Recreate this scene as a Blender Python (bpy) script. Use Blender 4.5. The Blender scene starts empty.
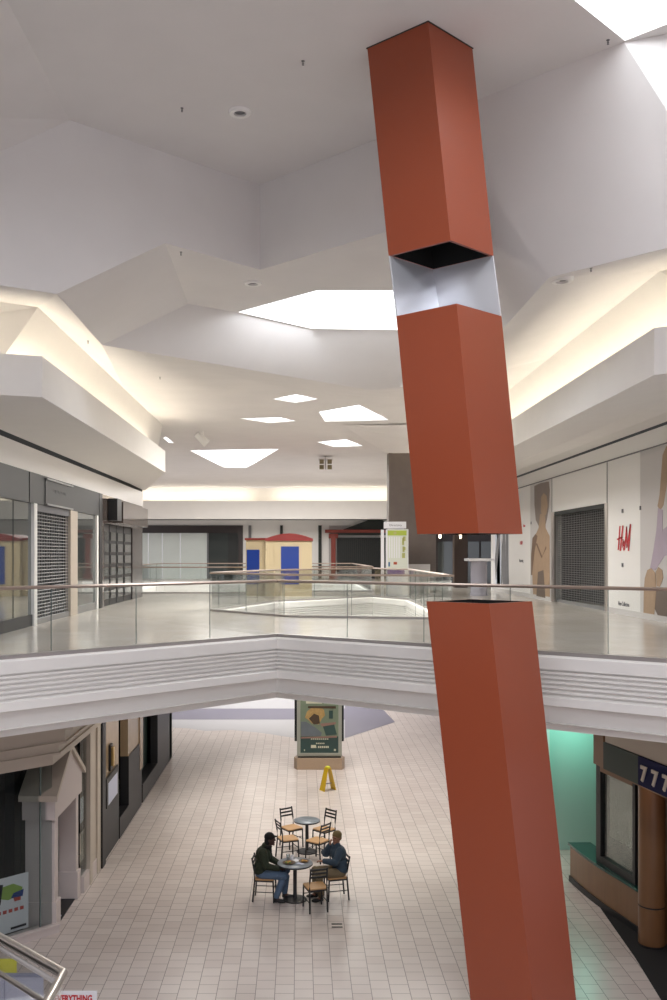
import bpy, bmesh, math, random
from mathutils import Vector, Matrix
from mathutils.geometry import tessellate_polygon
random.seed(7)
C = bpy.context.scene.collection
PI = math.pi
F = 940.0; EYE = 6.9; CX = 300.0; HY = 555.0; UP = 5.35   # measured focal length, eye height, vanishing point, upper floor

# ------------------------------------------------------------------ measuring helpers
def at(px, py, Y): return Vector(((px-CX)*Y/F, Y, EYE-(py-HY)*Y/F))
def onz(px, py, z):
    Y = F*(EYE-z)/(py-HY); return Vector(((px-CX)*Y/F, Y, z))
def onx(px, py, X):
    Y = X*F/(px-CX); return Vector((X, Y, EYE-(py-HY)*Y/F))

# ------------------------------------------------------------------ materials
def mat(name, col, rough=.5, metal=0, spec=.5, bump=0, bscale=20, var=0, vscale=3, emis=None, estr=0, coat=0):
    m = bpy.data.materials.new(name); m.use_nodes = True
    nt = m.node_tree; b = nt.nodes['Principled BSDF']
    b.inputs['Base Color'].default_value = (*col, 1); b.inputs['Roughness'].default_value = rough
    b.inputs['Metallic'].default_value = metal; b.inputs['Specular IOR Level'].default_value = spec
    b.inputs['Coat Weight'].default_value = coat
    if emis: b.inputs['Emission Color'].default_value = (*emis, 1); b.inputs['Emission Strength'].default_value = estr
    if var or bump:
        g = nt.nodes.new('ShaderNodeNewGeometry')
        if var:
            n = nt.nodes.new('ShaderNodeTexNoise'); n.inputs['Scale'].default_value = vscale; n.inputs['Detail'].default_value = 4
            nt.links.new(g.outputs['Position'], n.inputs['Vector'])
            mx = nt.nodes.new('ShaderNodeMix'); mx.data_type = 'RGBA'
            mx.inputs['A'].default_value = (*[c*(1-var) for c in col], 1); mx.inputs['B'].default_value = (*[min(1, c*(1+var)) for c in col], 1)
            nt.links.new(n.outputs['Fac'], mx.inputs['Factor']); nt.links.new(mx.outputs['Result'], b.inputs['Base Color'])
        if bump:
            n = nt.nodes.new('ShaderNodeTexNoise'); n.inputs['Scale'].default_value = bscale; n.inputs['Detail'].default_value = 3
            nt.links.new(g.outputs['Position'], n.inputs['Vector'])
            bp = nt.nodes.new('ShaderNodeBump'); bp.inputs['Strength'].default_value = bump; bp.inputs['Distance'].default_value = .02
            nt.links.new(n.outputs['Fac'], bp.inputs['Height']); nt.links.new(bp.outputs['Normal'], b.inputs['Normal'])
    return m
def srgb(r, g, b):
    f = lambda c: (c/255/12.92) if c/255 <= .04045 else ((c/255+.055)/1.055)**2.4
    return (f(r), f(g), f(b))
def glassmat(name, tint, refl=.6, ior=1.45):
    m = bpy.data.materials.new(name); m.use_nodes = True; nt = m.node_tree; nt.nodes.clear()
    o = nt.nodes.new('ShaderNodeOutputMaterial'); t = nt.nodes.new('ShaderNodeBsdfTransparent'); t.inputs[0].default_value = (*tint, 1)
    g = nt.nodes.new('ShaderNodeBsdfGlossy'); g.inputs['Roughness'].default_value = .02
    fr = nt.nodes.new('ShaderNodeFresnel'); fr.inputs['IOR'].default_value = ior
    mu = nt.nodes.new('ShaderNodeMath'); mu.operation = 'MULTIPLY'; mu.inputs[1].default_value = refl
    x = nt.nodes.new('ShaderNodeMixShader')
    nt.links.new(fr.outputs[0], mu.inputs[0]); nt.links.new(mu.outputs[0], x.inputs[0]); nt.links.new(t.outputs[0], x.inputs[1]); nt.links.new(g.outputs[0], x.inputs[2]); nt.links.new(x.outputs[0], o.inputs[0])
    return m
def tilemat(name, c1, c2, mortar, size, msize, rough, phx=0, offset=.5):
    m = bpy.data.materials.new(name); m.use_nodes = True; nt = m.node_tree; b = nt.nodes['Principled BSDF']
    g = nt.nodes.new('ShaderNodeNewGeometry'); s = nt.nodes.new('ShaderNodeSeparateXYZ'); c = nt.nodes.new('ShaderNodeCombineXYZ')
    a = nt.nodes.new('ShaderNodeMath'); a.operation = 'ADD'; a.inputs[1].default_value = 30*size-phx
    a2 = nt.nodes.new('ShaderNodeMath'); a2.operation = 'ADD'; a2.inputs[1].default_value = 30*size
    nt.links.new(g.outputs['Position'], s.inputs[0]); nt.links.new(s.outputs['X'], a.inputs[0]); nt.links.new(s.outputs['Y'], a2.inputs[0])
    nt.links.new(a2.outputs[0], c.inputs['X']); nt.links.new(a.outputs[0], c.inputs['Y'])
    k = nt.nodes.new('ShaderNodeTexBrick'); k.inputs['Scale'].default_value = 1; k.inputs['Brick Width'].default_value = size; k.inputs['Row Height'].default_value = size
    k.inputs['Mortar Size'].default_value = msize; k.inputs['Mortar Smooth'].default_value = .3; k.offset = offset
    k.inputs['Color1'].default_value = (*c1, 1); k.inputs['Color2'].default_value = (*c2, 1); k.inputs['Mortar'].default_value = (*mortar, 1)
    n = nt.nodes.new('ShaderNodeTexNoise'); n.inputs['Scale'].default_value = .6; n.inputs['Detail'].default_value = 5
    nt.links.new(g.outputs['Position'], n.inputs['Vector']); nt.links.new(c.outputs[0], k.inputs['Vector'])
    r = nt.nodes.new('ShaderNodeMapRange'); r.inputs['To Min'].default_value = .86; r.inputs['To Max'].default_value = 1.1
    nt.links.new(n.outputs['Fac'], r.inputs['Value'])
    v = nt.nodes.new('ShaderNodeVectorMath'); v.operation = 'SCALE'; nt.links.new(k.outputs['Color'], v.inputs[0]); nt.links.new(r.outputs[0], v.inputs['Scale'])
    nt.links.new(v.outputs[0], b.inputs['Base Color']); b.inputs['Roughness'].default_value = rough
    return m
def woodmat(name, c1, c2, rough=.4, sc=(1, 1, 12)):
    m = bpy.data.materials.new(name); m.use_nodes = True; nt = m.node_tree; b = nt.nodes['Principled BSDF']
    g = nt.nodes.new('ShaderNodeTexCoord'); mp = nt.nodes.new('ShaderNodeMapping'); mp.inputs['Scale'].default_value = (14/sc[0], 14/sc[1], 14/sc[2])
    n = nt.nodes.new('ShaderNodeTexNoise'); n.inputs['Scale'].default_value = 2; n.inputs['Detail'].default_value = 4
    nt.links.new(g.outputs['Object'], mp.inputs[0]); nt.links.new(mp.outputs[0], n.inputs['Vector'])
    mx = nt.nodes.new('ShaderNodeMix'); mx.data_type = 'RGBA'; mx.inputs['A'].default_value = (*c1, 1); mx.inputs['B'].default_value = (*c2, 1)
    nt.links.new(n.outputs['Fac'], mx.inputs['Factor']); nt.links.new(mx.outputs['Result'], b.inputs['Base Color']); b.inputs['Roughness'].default_value = rough
    return m

M = dict(
 plaster = mat('ceiling plaster', (.77, .75, .735), .9, bump=.05, bscale=6, var=.05, vscale=1.2),
 plasterw = mat('bulkhead plaster', (.82, .80, .77), .85, bump=.03, bscale=8, var=.03, vscale=2),
 white = mat('white paint', (.88, .87, .85), .45),
 fasciaw = mat('balcony fascia white', (.88, .86, .83), .55, var=.02, vscale=3),
 band = mat('white band', (.86, .84, .82), .5),
 black = mat('black paint', (.012, .012, .014), .45),
 slot = mat('dark slot', (.03, .035, .033), .7),
 darkgrey = mat('charcoal panel', (.032, .034, .036), .5, var=.05, vscale=8),
 granite = mat('polished brown granite', (.15, .12, .11), .06, metal=.45, var=.25, vscale=30),
 darkgranite = mat('dark stone', (.055, .045, .045), .2, var=.3, vscale=40),
 umber = mat('umber wall cladding', (.17, .14, .125), .65, var=.12, vscale=4),
 darkglass = mat('dark shop glass', (.16, .18, .18), .03, metal=.6, spec=.9),
 paleglass = mat('papered shop glass', (.74, .80, .78), .12, var=.06, vscale=.8),
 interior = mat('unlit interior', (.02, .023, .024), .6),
 steel = mat('brushed steel', (.62, .58, .54), .28, metal=1),
 bronze = mat('warm satin rail', (.40, .32, .27), .32, metal=.65),
 shoe = mat('grey metal shoe', (.42, .39, .38), .4, metal=.5),
 doorpane = mat('dark door pane', (.03, .035, .035), .08),
 mirror = mat('satin polished metal', (.88, .90, .95), .22, metal=.55),
 red = mat('rust red enamel', srgb(152, 74, 48), .3, spec=.45, var=.04, vscale=.8),
 finshade = mat('black fins and box shade', (.006, .007, .007), .8),  # paints in the shade inside the column boxes; also the stand's side fins
 shutter = mat('shutter steel', (.30, .30, .30), .5, metal=.5),
 glass = glassmat('clear guard glass', (.98, .99, .985), .45),
 winglass = glassmat('shop window glass', (.86, .89, .89), .4),
 edge = mat('glass edge', (.16, .20, .19), .2),
 sky = mat('daylight glazing', (.8, .8, .8), .5, emis=(.95, .98, 1.0), estr=1.7),
 skyf = mat('far daylight glazing', (.8, .8, .8), .5, emis=(.97, .98, 1.0), estr=2.2),
 cove = mat('cove lamp', (.8, .8, .8), .5, emis=(1.0, .90, .74), estr=14),
 lamp = mat('lamp glow', (.8, .8, .8), .5, emis=(1.0, .82, .55), estr=9),
 tile = tilemat('square floor tile', srgb(206, 194, 188), srgb(215, 205, 199), srgb(122, 110, 104), .305, .006, .28, phx=.213),
 upfloor = tilemat('polished pale stone', srgb(214, 206, 196), srgb(220, 213, 204), srgb(190, 183, 174), .61, .003, .16, offset=0),
 terrazzo = mat('pale terrazzo', srgb(186, 186, 190), .3, var=.04, vscale=4),
 mauve = mat('mauve stone band', srgb(118, 116, 134), .35, var=.05, vscale=5),
 carpet = mat('black carpet', (.010, .009, .010), .95),
 tan = mat('tan kiosk paint', srgb(213, 196, 160), .6),
 blue = mat('blue panel', srgb(28, 62, 150), .45),
 roofred = mat('red roof', srgb(140, 40, 36), .5),
 redcol = mat('terracotta paint', srgb(140, 62, 52), .6),
 awning = mat('dark green awning', srgb(42, 48, 46), .7),
 beige = mat('beige frame paint', srgb(196, 184, 170), .55),
 pinkw = mat('off-white portal paint', srgb(206, 194, 190), .5),
 marble = mat('tan marble', srgb(150, 128, 102), .25, var=.15, vscale=3),
 stone = mat('beige granite', srgb(176, 152, 128), .35, var=.12, vscale=25),
 stand = mat('grey-green stand frame', srgb(158, 160, 148), .4),
 cardinal = mat('paper white', srgb(232, 232, 236), .6),
 yellow = mat('safety yellow', srgb(214, 178, 32), .45),
 yelcard = mat('bright yellow card', srgb(236, 232, 70), .6),
 lav = mat('pale lavender board', srgb(190, 194, 214), .5),
 lavd = mat('lavender board trim', srgb(140, 146, 170), .5),
 redink = mat('red ink', srgb(196, 30, 42), .6),
 greyink = mat('grey ink', srgb(120, 120, 124), .7),
 skinp = mat('poster skin', srgb(172, 146, 120), .6, var=.12, vscale=5),
 skinp2 = mat('poster skin deep', srgb(120, 94, 74), .6, var=.15, vscale=5),
 hairp = mat('poster hair', srgb(140, 128, 122), .7, var=.08, vscale=6),
 lilac = mat('poster lilac cloth', srgb(176, 162, 178), .6, var=.06, vscale=4),
 taupe = mat('poster shade', srgb(112, 98, 88), .6),
 palegrey = mat('poster pale grey', srgb(206, 203, 202), .6),
 paint1 = mat('poster pale blue', srgb(196, 206, 220), .6), paint2 = mat('poster dark stroke', srgb(84, 84, 90), .6),
 cabinetwood = woodmat('counter veneer', srgb(112, 80, 56), srgb(130, 96, 66), .35, (3, 3, 30)),
 pillarwood = woodmat('pillar veneer', srgb(112, 78, 50), srgb(124, 88, 58), .3, (3, 3, 30)),
 greentop = mat('dark green laminate', srgb(20, 66, 60), .2),
 fasciag = mat('dark green fascia', srgb(30, 50, 44), .4),
 navy = mat('navy sign face', srgb(8, 14, 66), .6, spec=.2),
 numer = mat('pale sign figures', srgb(214, 204, 190), .5),
 curtain = mat('grey sheer fabric', srgb(150, 152, 146), .8, var=.18, vscale=6),
 aqua = mat('pale aqua wall', srgb(200, 232, 222), .5),
 tabletop = mat('speckled grey laminate', srgb(112, 120, 128), .3, var=.12, vscale=60),
 seatwood = woodmat('seat wood', srgb(176, 134, 90), srgb(198, 156, 108), .4, (1, 8, 1)),
 skin1 = mat('dark brown skin', srgb(70, 46, 38), .5), skin2 = mat('brown skin', srgb(140, 98, 76), .5),
 jgreen = mat('dark olive cloth', srgb(38, 46, 30), .85, bump=.4, bscale=30), jblue = mat('slate blue cloth', srgb(52, 68, 82), .85, bump=.4, bscale=30),
 jeans = mat('denim', srgb(84, 104, 128), .85, bump=.3, bscale=40), khaki = mat('khaki cloth', srgb(112, 98, 74), .85, bump=.3, bscale=40),
 hairblk = mat('black knit', srgb(18, 18, 20), .9), capbrown = mat('olive brown cloth', srgb(110, 92, 56), .8), scarf = mat('black scarf cloth', srgb(22, 20, 20), .9),
 shoes = mat('black leather', srgb(22, 22, 24), .5), eye = mat('eye dark', (.01, .01, .01), .2), lips = mat('lips', srgb(84, 50, 44), .5),
 plum = mat('purple panel', srgb(118, 92, 150), .5), lime = mat('lime band', srgb(172, 190, 72), .5),
 mapbg = mat('directory map paper', srgb(214, 218, 206), .5), olive = mat('map olive', srgb(180, 182, 110), .5), rust = mat('map rust', srgb(170, 70, 40), .5), mapblue = mat('map blue', srgb(70, 110, 150), .5),
 ps_green = mat('poster dark green', srgb(48, 74, 70), .35, var=.15, vscale=3), ps_sage = mat('poster sage', srgb(120, 134, 112), .35, var=.15, vscale=4),
 ps_gold = mat('poster curls gold', srgb(178, 146, 90), .35, var=.35, vscale=14), ps_brown = mat('poster brown', srgb(74, 56, 38), .35, var=.3, vscale=10),
 ps_grey = mat('poster blue-grey cloth', srgb(104, 112, 118), .35, var=.12, vscale=5), ps_rose = mat('poster rose', srgb(148, 116, 104), .35), ps_cream = mat('poster cream lettering', srgb(206, 204, 180), .4),
 pl_blue = mat('print blue', srgb(48, 74, 140), .6), pl_green = mat('print green', srgb(150, 180, 90), .6), pl_black = mat('print charcoal', srgb(50, 48, 56), .6), pl_red = mat('print red', srgb(200, 90, 80), .6),
 tray = mat('tray brown', srgb(92, 70, 46), .5), food = mat('food tan', srgb(196, 150, 84), .7), foodg = mat('salad green', srgb(92, 120, 50), .7),
 clearcup = glassmat('clear plastic', (.85, .9, .92), .8), copper = mat('pewter', srgb(120, 120, 122), .4, metal=.6),
 bin = mat('grey lilac metal', srgb(168, 166, 178), .4),
 grille = mat('black grille', (.02, .022, .02), .5), outlet = mat('outlet dark', (.05, .045, .04), .5),
 boxlight = mat('fixture shade', srgb(130, 120, 90), .5),
)

# ------------------------------------------------------------------ mesh builder
class MB:
    def __init__(s): s.v = []; s.f = []; s.mi = []
    def _add(s, vs, fs, m=0):
        o = len(s.v); s.v += [Vector(v) for v in vs]
        for f in fs: s.f.append([o+i for i in f]); s.mi.append(m)
        return s
    def box(s, x0, x1, y0, y1, z0, z1, m=0):
        x0, x1 = sorted((x0, x1)); y0, y1 = sorted((y0, y1)); z0, z1 = sorted((z0, z1))
        return s._add([(x, y, z) for z in (z0, z1) for y in (y0, y1) for x in (x0, x1)],
                      [(0, 2, 3, 1), (4, 5, 7, 6), (0, 1, 5, 4), (2, 6, 7, 3), (0, 4, 6, 2), (1, 3, 7, 5)], m)
    def obox(s, c, size, rz=0, m=0, mx=None):
        R = mx if mx else Matrix.Rotation(rz, 3, 'Z'); h = [d/2 for d in size]
        vs = [Vector(c)+R@Vector((a*h[0], b*h[1], d*h[2])) for d in (-1, 1) for b in (-1, 1) for a in (-1, 1)]
        return s._add(vs, [(0, 2, 3, 1), (4, 5, 7, 6), (0, 1, 5, 4), (2, 6, 7, 3), (0, 4, 6, 2), (1, 3, 7, 5)], m)
    def poly(s, pts, m=0): return s._add(pts, [tuple(range(len(pts)))], m)
    def tess(s, loops, m=0):
        loops = [[Vector(p) for p in l] for l in loops]; flat = [p for l in loops for p in l]
        return s._add(flat, [tuple(t) for t in tessellate_polygon(loops)], m)
    def prism(s, pts, z0, z1, m=0):
        n = len(pts); a = [(p[0], p[1], z0) for p in pts]; b = [(p[0], p[1], z1) for p in pts]
        area = sum(pts[i][0]*pts[(i+1) % n][1]-pts[(i+1) % n][0]*pts[i][1] for i in range(n))
        T = [tuple(t) for t in tessellate_polygon([[Vector(p) for p in b]])]
        s._add(a, T, m); s._add(b, T, m)
        s._add(a+b, [(i, (i+1) % n, n+(i+1) % n, n+i) for i in range(n)], m); return s
    def slab(s, pts, d, m=0):     # planar 3D polygon given thickness vector d
        n = len(pts); a = [Vector(p) for p in pts]; b = [p+Vector(d) for p in a]
        T = [tuple(t) for t in tessellate_polygon([a])]
        s._add(a, T, m); s._add(b, T, m); s._add(a+b, [(i, (i+1) % n, n+(i+1) % n, n+i) for i in range(n)], m); return s
    def tube(s, pts, r, n=10, m=0, cap=True):
        pts = [Vector(p) for p in pts]; rs = r if isinstance(r, (list, tuple)) else [r]*len(pts); rings = []
        for i, p in enumerate(pts):
            d = (pts[min(i+1, len(pts)-1)]-pts[max(i-1, 0)]).normalized()
            u = d.cross(Vector((0, 0, 1)));  u = u.normalized() if u.length > 1e-3 else Vector((1, 0, 0)); w = d.cross(u)
            k = 1
            if 0 < i < len(pts)-1:
                a = (pts[i]-pts[i-1]).normalized(); c = a.dot(d); k = 1/max(c, .5)
            rings.append([p+(u*math.cos(2*PI*j/n)*k+w*math.sin(2*PI*j/n))*rs[i] for j in range(n)])
        vs = [v for r_ in rings for v in r_]; fs = []
        for i in range(len(rings)-1):
            for j in range(n): fs.append((i*n+j, i*n+(j+1) % n, (i+1)*n+(j+1) % n, (i+1)*n+j))
        if cap: fs.append(tuple(range(n))); fs.append(tuple((len(rings)-1)*n+j for j in reversed(range(n))))
        return s._add(vs, fs, m)
    def lathe(s, prof, c=(0, 0, 0), n=24, m=0):
        vs = []; c = Vector(c)
        for (r, z) in prof: vs += [c+Vector((r*math.cos(2*PI*j/n), r*math.sin(2*PI*j/n), z)) for j in range(n)]
        fs = []
        for i in range(len(prof)-1):
            for j in range(n): fs.append((i*n+j, i*n+(j+1) % n, (i+1)*n+(j+1) % n, (i+1)*n+j))
        if prof[0] != prof[-1]: fs.append(tuple(reversed(range(n)))); fs.append(tuple((len(prof)-1)*n+j for j in range(n)))
        return s._add(vs, fs, m)
    def ell(s, c, r, n=14, k=8, m=0, rot=None):
        c = Vector(c); vs = []; R = rot or Matrix.Identity(3)
        for i in range(k+1):
            t = PI*i/k
            for j in range(n):
                a = 2*PI*j/n; vs.append(c+R@Vector((r[0]*math.sin(t)*math.cos(a), r[1]*math.sin(t)*math.sin(a), r[2]*math.cos(t))))
        fs = [(i*n+j, i*n+(j+1) % n, (i+1)*n+(j+1) % n, (i+1)*n+j) for i in range(k) for j in range(n)]
        return s._add(vs, fs, m)
    def sweep(s, path, prof, m=0, side=1):    # horizontal path [(x,y)], profile [(outward, z)], outward = right of travel * side
        P = [Vector((p[0], p[1])) for p in path]; nn = []
        for i in range(len(P)):
            ds = []
            if i > 0: ds.append((P[i]-P[i-1]).normalized())
            if i < len(P)-1: ds.append((P[i+1]-P[i]).normalized())
            ns = [Vector((d.y, -d.x)) for d in ds]; a = sum(ns, Vector((0, 0))).normalized(); nn.append(a/max(a.dot(ns[0]), .3)*side)
        k = len(prof); vs = [(P[i].x+nn[i].x*o, P[i].y+nn[i].y*o, z) for i in range(len(P)) for (o, z) in prof]
        fs = [(i*k+j, i*k+j+1, (i+1)*k+j+1, (i+1)*k+j) for i in range(len(P)-1) for j in range(k-1)]
        if prof[0] == prof[-1]:
            fs.append(tuple(range(k-1))); fs.append(tuple((len(P)-1)*k+j for j in range(k-1)))
        return s._add(vs, fs, m)
    def shift(s, d): d = Vector(d); s.v = [v+d for v in s.v]; return s
    def build(s, name, mats, parent=None, smooth=False, world=True, bev=0):
        me = bpy.data.meshes.new(name)
        off = Vector((0, 0, 0))
        if parent is not None and world: off = wloc(parent)
        me.from_pydata([tuple(v-off) for v in s.v], [], s.f)
        if not isinstance(mats, (list, tuple)): mats = [mats]
        for m_ in mats: me.materials.append(m_)
        for p, i in zip(me.polygons, s.mi): p.material_index = i; p.use_smooth = smooth
        bm = bmesh.new(); bm.from_mesh(me); bmesh.ops.remove_doubles(bm, verts=bm.verts, dist=1e-5); bmesh.ops.recalc_face_normals(bm, faces=bm.faces); bm.to_mesh(me); bm.free()
        o = bpy.data.objects.new(name, me); C.objects.link(o); o.parent = parent
        if smooth: me.set_sharp_from_angle(angle=1.0)
        if bev:
            b = o.modifiers.new('bevel', 'BEVEL'); b.width = bev; b.segments = 2; b.limit_method = 'ANGLE'
        return o
def wloc(o):
    v = Vector((0, 0, 0))
    while o is not None: v = v+o.location; o = o.parent
    return v
def tag(o, label=None, cat=None, group=None, kind=None):
    if label: o['label'] = label
    if cat: o['category'] = cat
    if group: o['group'] = group
    if kind: o['kind'] = kind
    return o
def thing(name, label, cat, loc=(0, 0, 0), group=None, rz=0):
    o = bpy.data.objects.new(name, None); C.objects.link(o); o.location = loc; o.rotation_euler = (0, 0, rz)
    o.empty_display_size = .1
    return tag(o, label, cat, group)
def struct(name, mb, m, parent=None, **k): 
    o = mb.build(name, m, parent, **k); return tag(o, kind='structure') if parent is None else o
def copy_tree(o, parent=None):
    c = o.copy(); C.objects.link(c); c.parent = parent
    for ch in [x for x in bpy.data.objects if x.parent == o]: copy_tree(ch, c)
    return c
def textmesh(s, size, depth=.004, bold=0, shear=0, xs=1.0):
    cu = bpy.data.curves.new('lettering', 'FONT'); cu.body = s; cu.size = size; cu.extrude = depth; cu.offset = bold; cu.shear = shear; cu.resolution_u = 3
    ob = bpy.data.objects.new('lettering', cu); C.objects.link(ob); dg = bpy.context.evaluated_depsgraph_get()
    me = ob.evaluated_get(dg).to_mesh(); mb = MB(); vs = [v.co.copy() for v in me.vertices]; xm = (min(v.x for v in vs)+max(v.x for v in vs))/2
    for v in vs: v.x = (v.x-xm)*xs
    mb._add(vs, [tuple(p.vertices) for p in me.polygons]); ob.evaluated_get(dg).to_mesh_clear(); bpy.data.objects.remove(ob); return mb
def orient(mb, origin, xd, yd):   # text plane: local x -> xd, local y -> yd
    xd = Vector(xd).normalized(); yd = Vector(yd).normalized(); zd = xd.cross(yd)
    mb.v = [Vector(origin)+xd*v.x+yd*v.y+zd*v.z for v in mb.v]; return mb

# ================================================================== CEILING
Z0 = EYE+6.02; Z1 = EYE+4.64; Z2 = EYE+4.2
def c(px, py, z): Y = F*(z-EYE)/(HY-py); return Vector(((px-CX)*Y/F, Y, z))
A1 = Vector((-3.18, -8, Z0)); V2 = c(70, 120, Z0); V3 = c(260, 185, Z0); V5 = c(624, 42, Z0); V9 = Vector((-4.17, 13.06, EYE+5.6))
V6 = Vector((V3.x, V3.y, Z1)); V7 = c(165, 243, Z1); V12 = c(188, 304, Z1)
ZL = EYE+3.75; V8 = c(57, 294, ZL); V11 = c(102, 345, ZL); V13 = c(370, 390, ZL); V14 = c(400, 388, ZL)
W0 = V3.lerp(V5, .575); W1 = Vector((W0.x, W0.y, Z1)); V20 = c(549, 277.5, ZL); V21 = c(667, 248, ZL)
W2 = Vector((V20.x, 16.6, ZL)); W2b = Vector((3.0, 17.5, Z1)); X3 = Vector((2.5, 19.5, Z1))
S1 = [c(235, 312, Z1), c(317, 290, Z1), c(420, 290, Z1), c(420, 330.5, Z1), c(312, 329, Z1)]
e1 = Vector((-.85, -.83, 0)).normalized(); e2 = Vector((.72, -.69, 0)).normalized()
S0 = [V5, V5+e1*3.0, V5+e1*3.0+e2*2.3, V5+e2*2.3]
V22 = Vector((4.35, 10.9, EYE+5.0))
FILL1 = [Vector((-1.8, -5, Z0)), Vector((1.2, -5, Z0)), Vector((1.2, -1, Z0)), Vector((-1.8, -1, Z0))]  # unseen skylight opening added behind the camera for fill light
FILL2 = [Vector((-1.8, 2.0, Z0)), Vector((.9, 2.0, Z0)), Vector((.9, 5.6, Z0)), Vector((-1.8, 5.6, Z0))]  # another added opening above the view, to light the bridge
VR = Vector((9.5, 5.0, Z0)); VRn = Vector((9.5, -8, Z0))
ce = MB()
ce.tess([[A1, V2, V3, W0, V5, V5+e2*2.3+Vector((3.2, -.3, 0)), VR, VRn], [p+(V5-V5)+(e1*.0) for p in [S0[0]+(e1+e2)*.02, S0[1]-e1*.02+e2*.02, S0[2]-(e1+e2)*.02, S0[3]+e1*.02-e2*.02]], FILL1, FILL2])
L0 = Vector((-9.5, 8.6, Z2)); L1 = Vector((-9, -8, Z2)); V10 = Vector((-9.5, 9.6, ZL))
ce.poly([A1, V2, V9, L0, L1])
b1 = MB(); b1.poly([V2, V3, V6, V7]); b1.poly([V2, V7, V8]); b1.poly([V2, V8, V9]); b1.poly([V9, V8, V10, L0])
b1o = b1.build('ceiling_bulkhead', M['plaster'], smooth=True); tag(b1o, kind='structure')
ce.poly([V3, W0, W1, V6])
ce.tess([[V7, V6, W1, W2b, X3, S1[3]+Vector((.1, .0, 0)), S1[4]+Vector((0, .02, 0)), S1[0]+Vector((-.02, 0, 0)), V12], [S1[0]+Vector((.06, .0, 0)), S1[1]+Vector((0, .03, 0)), S1[2]+Vector((-.03, .03, 0)), S1[3]+Vector((-.03, -.03, 0)), S1[4]+Vector((0, -.04, 0))]])
ce.poly([V7, V12, V11, V8])
b3 = MB(); b3.poly([V12, S1[0]+Vector((-.02, 0, 0)), V11]); b3.poly([S1[0]+Vector((-.02, 0, 0)), S1[4]+Vector((0, .02, 0)), V13, V11])
b3.poly([S1[4]+Vector((0, .02, 0)), S1[3]+Vector((.1, 0, 0)), X3, V14, V13]); b3.poly([X3, W2b, W2, V14])
b3o = b3.build('ceiling_bulkhead', M['plaster'], smooth=True); tag(b3o, kind='structure')
b2 = MB(); b2.poly([W0, V5, V20]); b2.poly([W0, V20, W2, W1]); b2.poly([W1, W2, W2b]); b2.poly([V5, V22, V21, V20])
b2o = b2.build('ceiling_bulkhead', M['plaster'], smooth=True); tag(b2o, kind='structure')
ce.poly([V5, V5+e2*2.3+Vector((3.2, -.3, 0)), V22])
ce.poly([V22, V5+e2*2.3+Vector((3.2, -.3, 0)), VR, Vector((9.5, 8.0, ZL)), V21])
# low flat ceiling with its openings
def sk(*pts): return [c(a, b, Z2) for a, b in pts]
S = [sk((273, 399), (295, 403), (318, 399), (296, 394.5)),
     sk((319, 412), (325, 421.6), (389, 420), (359, 405)),
     sk((240, 418.5), (269, 423), (296, 421), (280, 417.6)),
     sk((317, 442), (334, 447), (363, 446), (346, 439.5)),
     sk((190, 450.5), (224, 467.5), (246, 468), (279, 449)),
     sk((163, 438), (169, 443), (174, 443), (166, 437))]
LC = [(-9.5, 13.0), (-4.44, 15.93), (-4.44, 30.4), (-16, 38)]       # back edge of the left cove
RC = [(9.5, 11.4), (5.32, 13.9), (5.32, 40), (17, 48)]             # back edge of the right cove
FC = 58.0
v3 = lambda p, z: Vector((p[0], p[1], z))
Q0 = c(125, 389.3, Z2); Q1 = c(295, 391, Z2); Q2 = c(400, 399, Z2); Q3 = Vector((5.32, 20, Z2)); Q0.x = -4.44
ce.poly([V11, V13, Q1]); ce.poly([V11, Q1, Q0]); ce.poly([V13, V14, Q2, Q1]); ce.poly([V14, W2, Q3, Q2])
ce.poly([V8, V11, Q0, v3(LC[1], Z2)]); ce.poly([V8, v3(LC[1], Z2), v3(LC[0], Z2), V10])
ce.poly([W2, V20, v3(RC[1], Z2), Q3]); ce.poly([V20, V21, Vector((9.5, 8.0, ZL)), v3(RC[0], Z2), v3(RC[1], Z2)])
outer = [Q0, Q1, Q2, Q3]+[v3(p, Z2) for p in RC[2:]]+[Vector((17, FC, Z2)), Vector((-16, FC, Z2)), v3(LC[3], Z2), v3(LC[2], Z2)]
ce.tess([outer]+S)
# faceted soffit hanging over the far court
ceil = struct('ceiling', ce, M['plaster'])
fa = MB()
q = [c(300, 396, Z2), c(343, 423, Z2), c(388, 452, Z2), c(470, 452, Z2), c(470, 400, Z2)]
low = [p+Vector((0, 0, -.02)) for p in q]
a_, b_ = c(343, 425, Z2-.02), c(386, 453.5, Z2-.02)
fa.poly([a_, b_, c(470, 452, Z2-.3), c(452, 424, Z2-.05)])
struct('ceiling_facet', fa, M['plaster'])['kind'] = 'structure'
# skylight shafts and glazing
def skylight(n, poly, h, m, mode=1):
    sh = MB(); top = [p+Vector((0, 0, h)) for p in poly]; k = len(poly)
    for i in range(k): sh.poly([poly[i], poly[(i+1) % k], top[(i+1) % k], top[i]])
    r = sh.build('window_%d' % n, M['white']); tag(r, kind='structure')
    g = MB(); g.tess([top]); g.build('glazing', m, r)
skylight(1, S0, .7, M['sky']); skylight(2, S1, .5, M['sky'])
for i, s_ in enumerate(S): skylight(3+i, s_, .16 if i == 4 else .08, M['skyf'])
skylight(9, FILL1, .3, M['sky']); skylight(10, FILL2, .3, M['sky'])  # this pair is added out of view as fill

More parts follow.
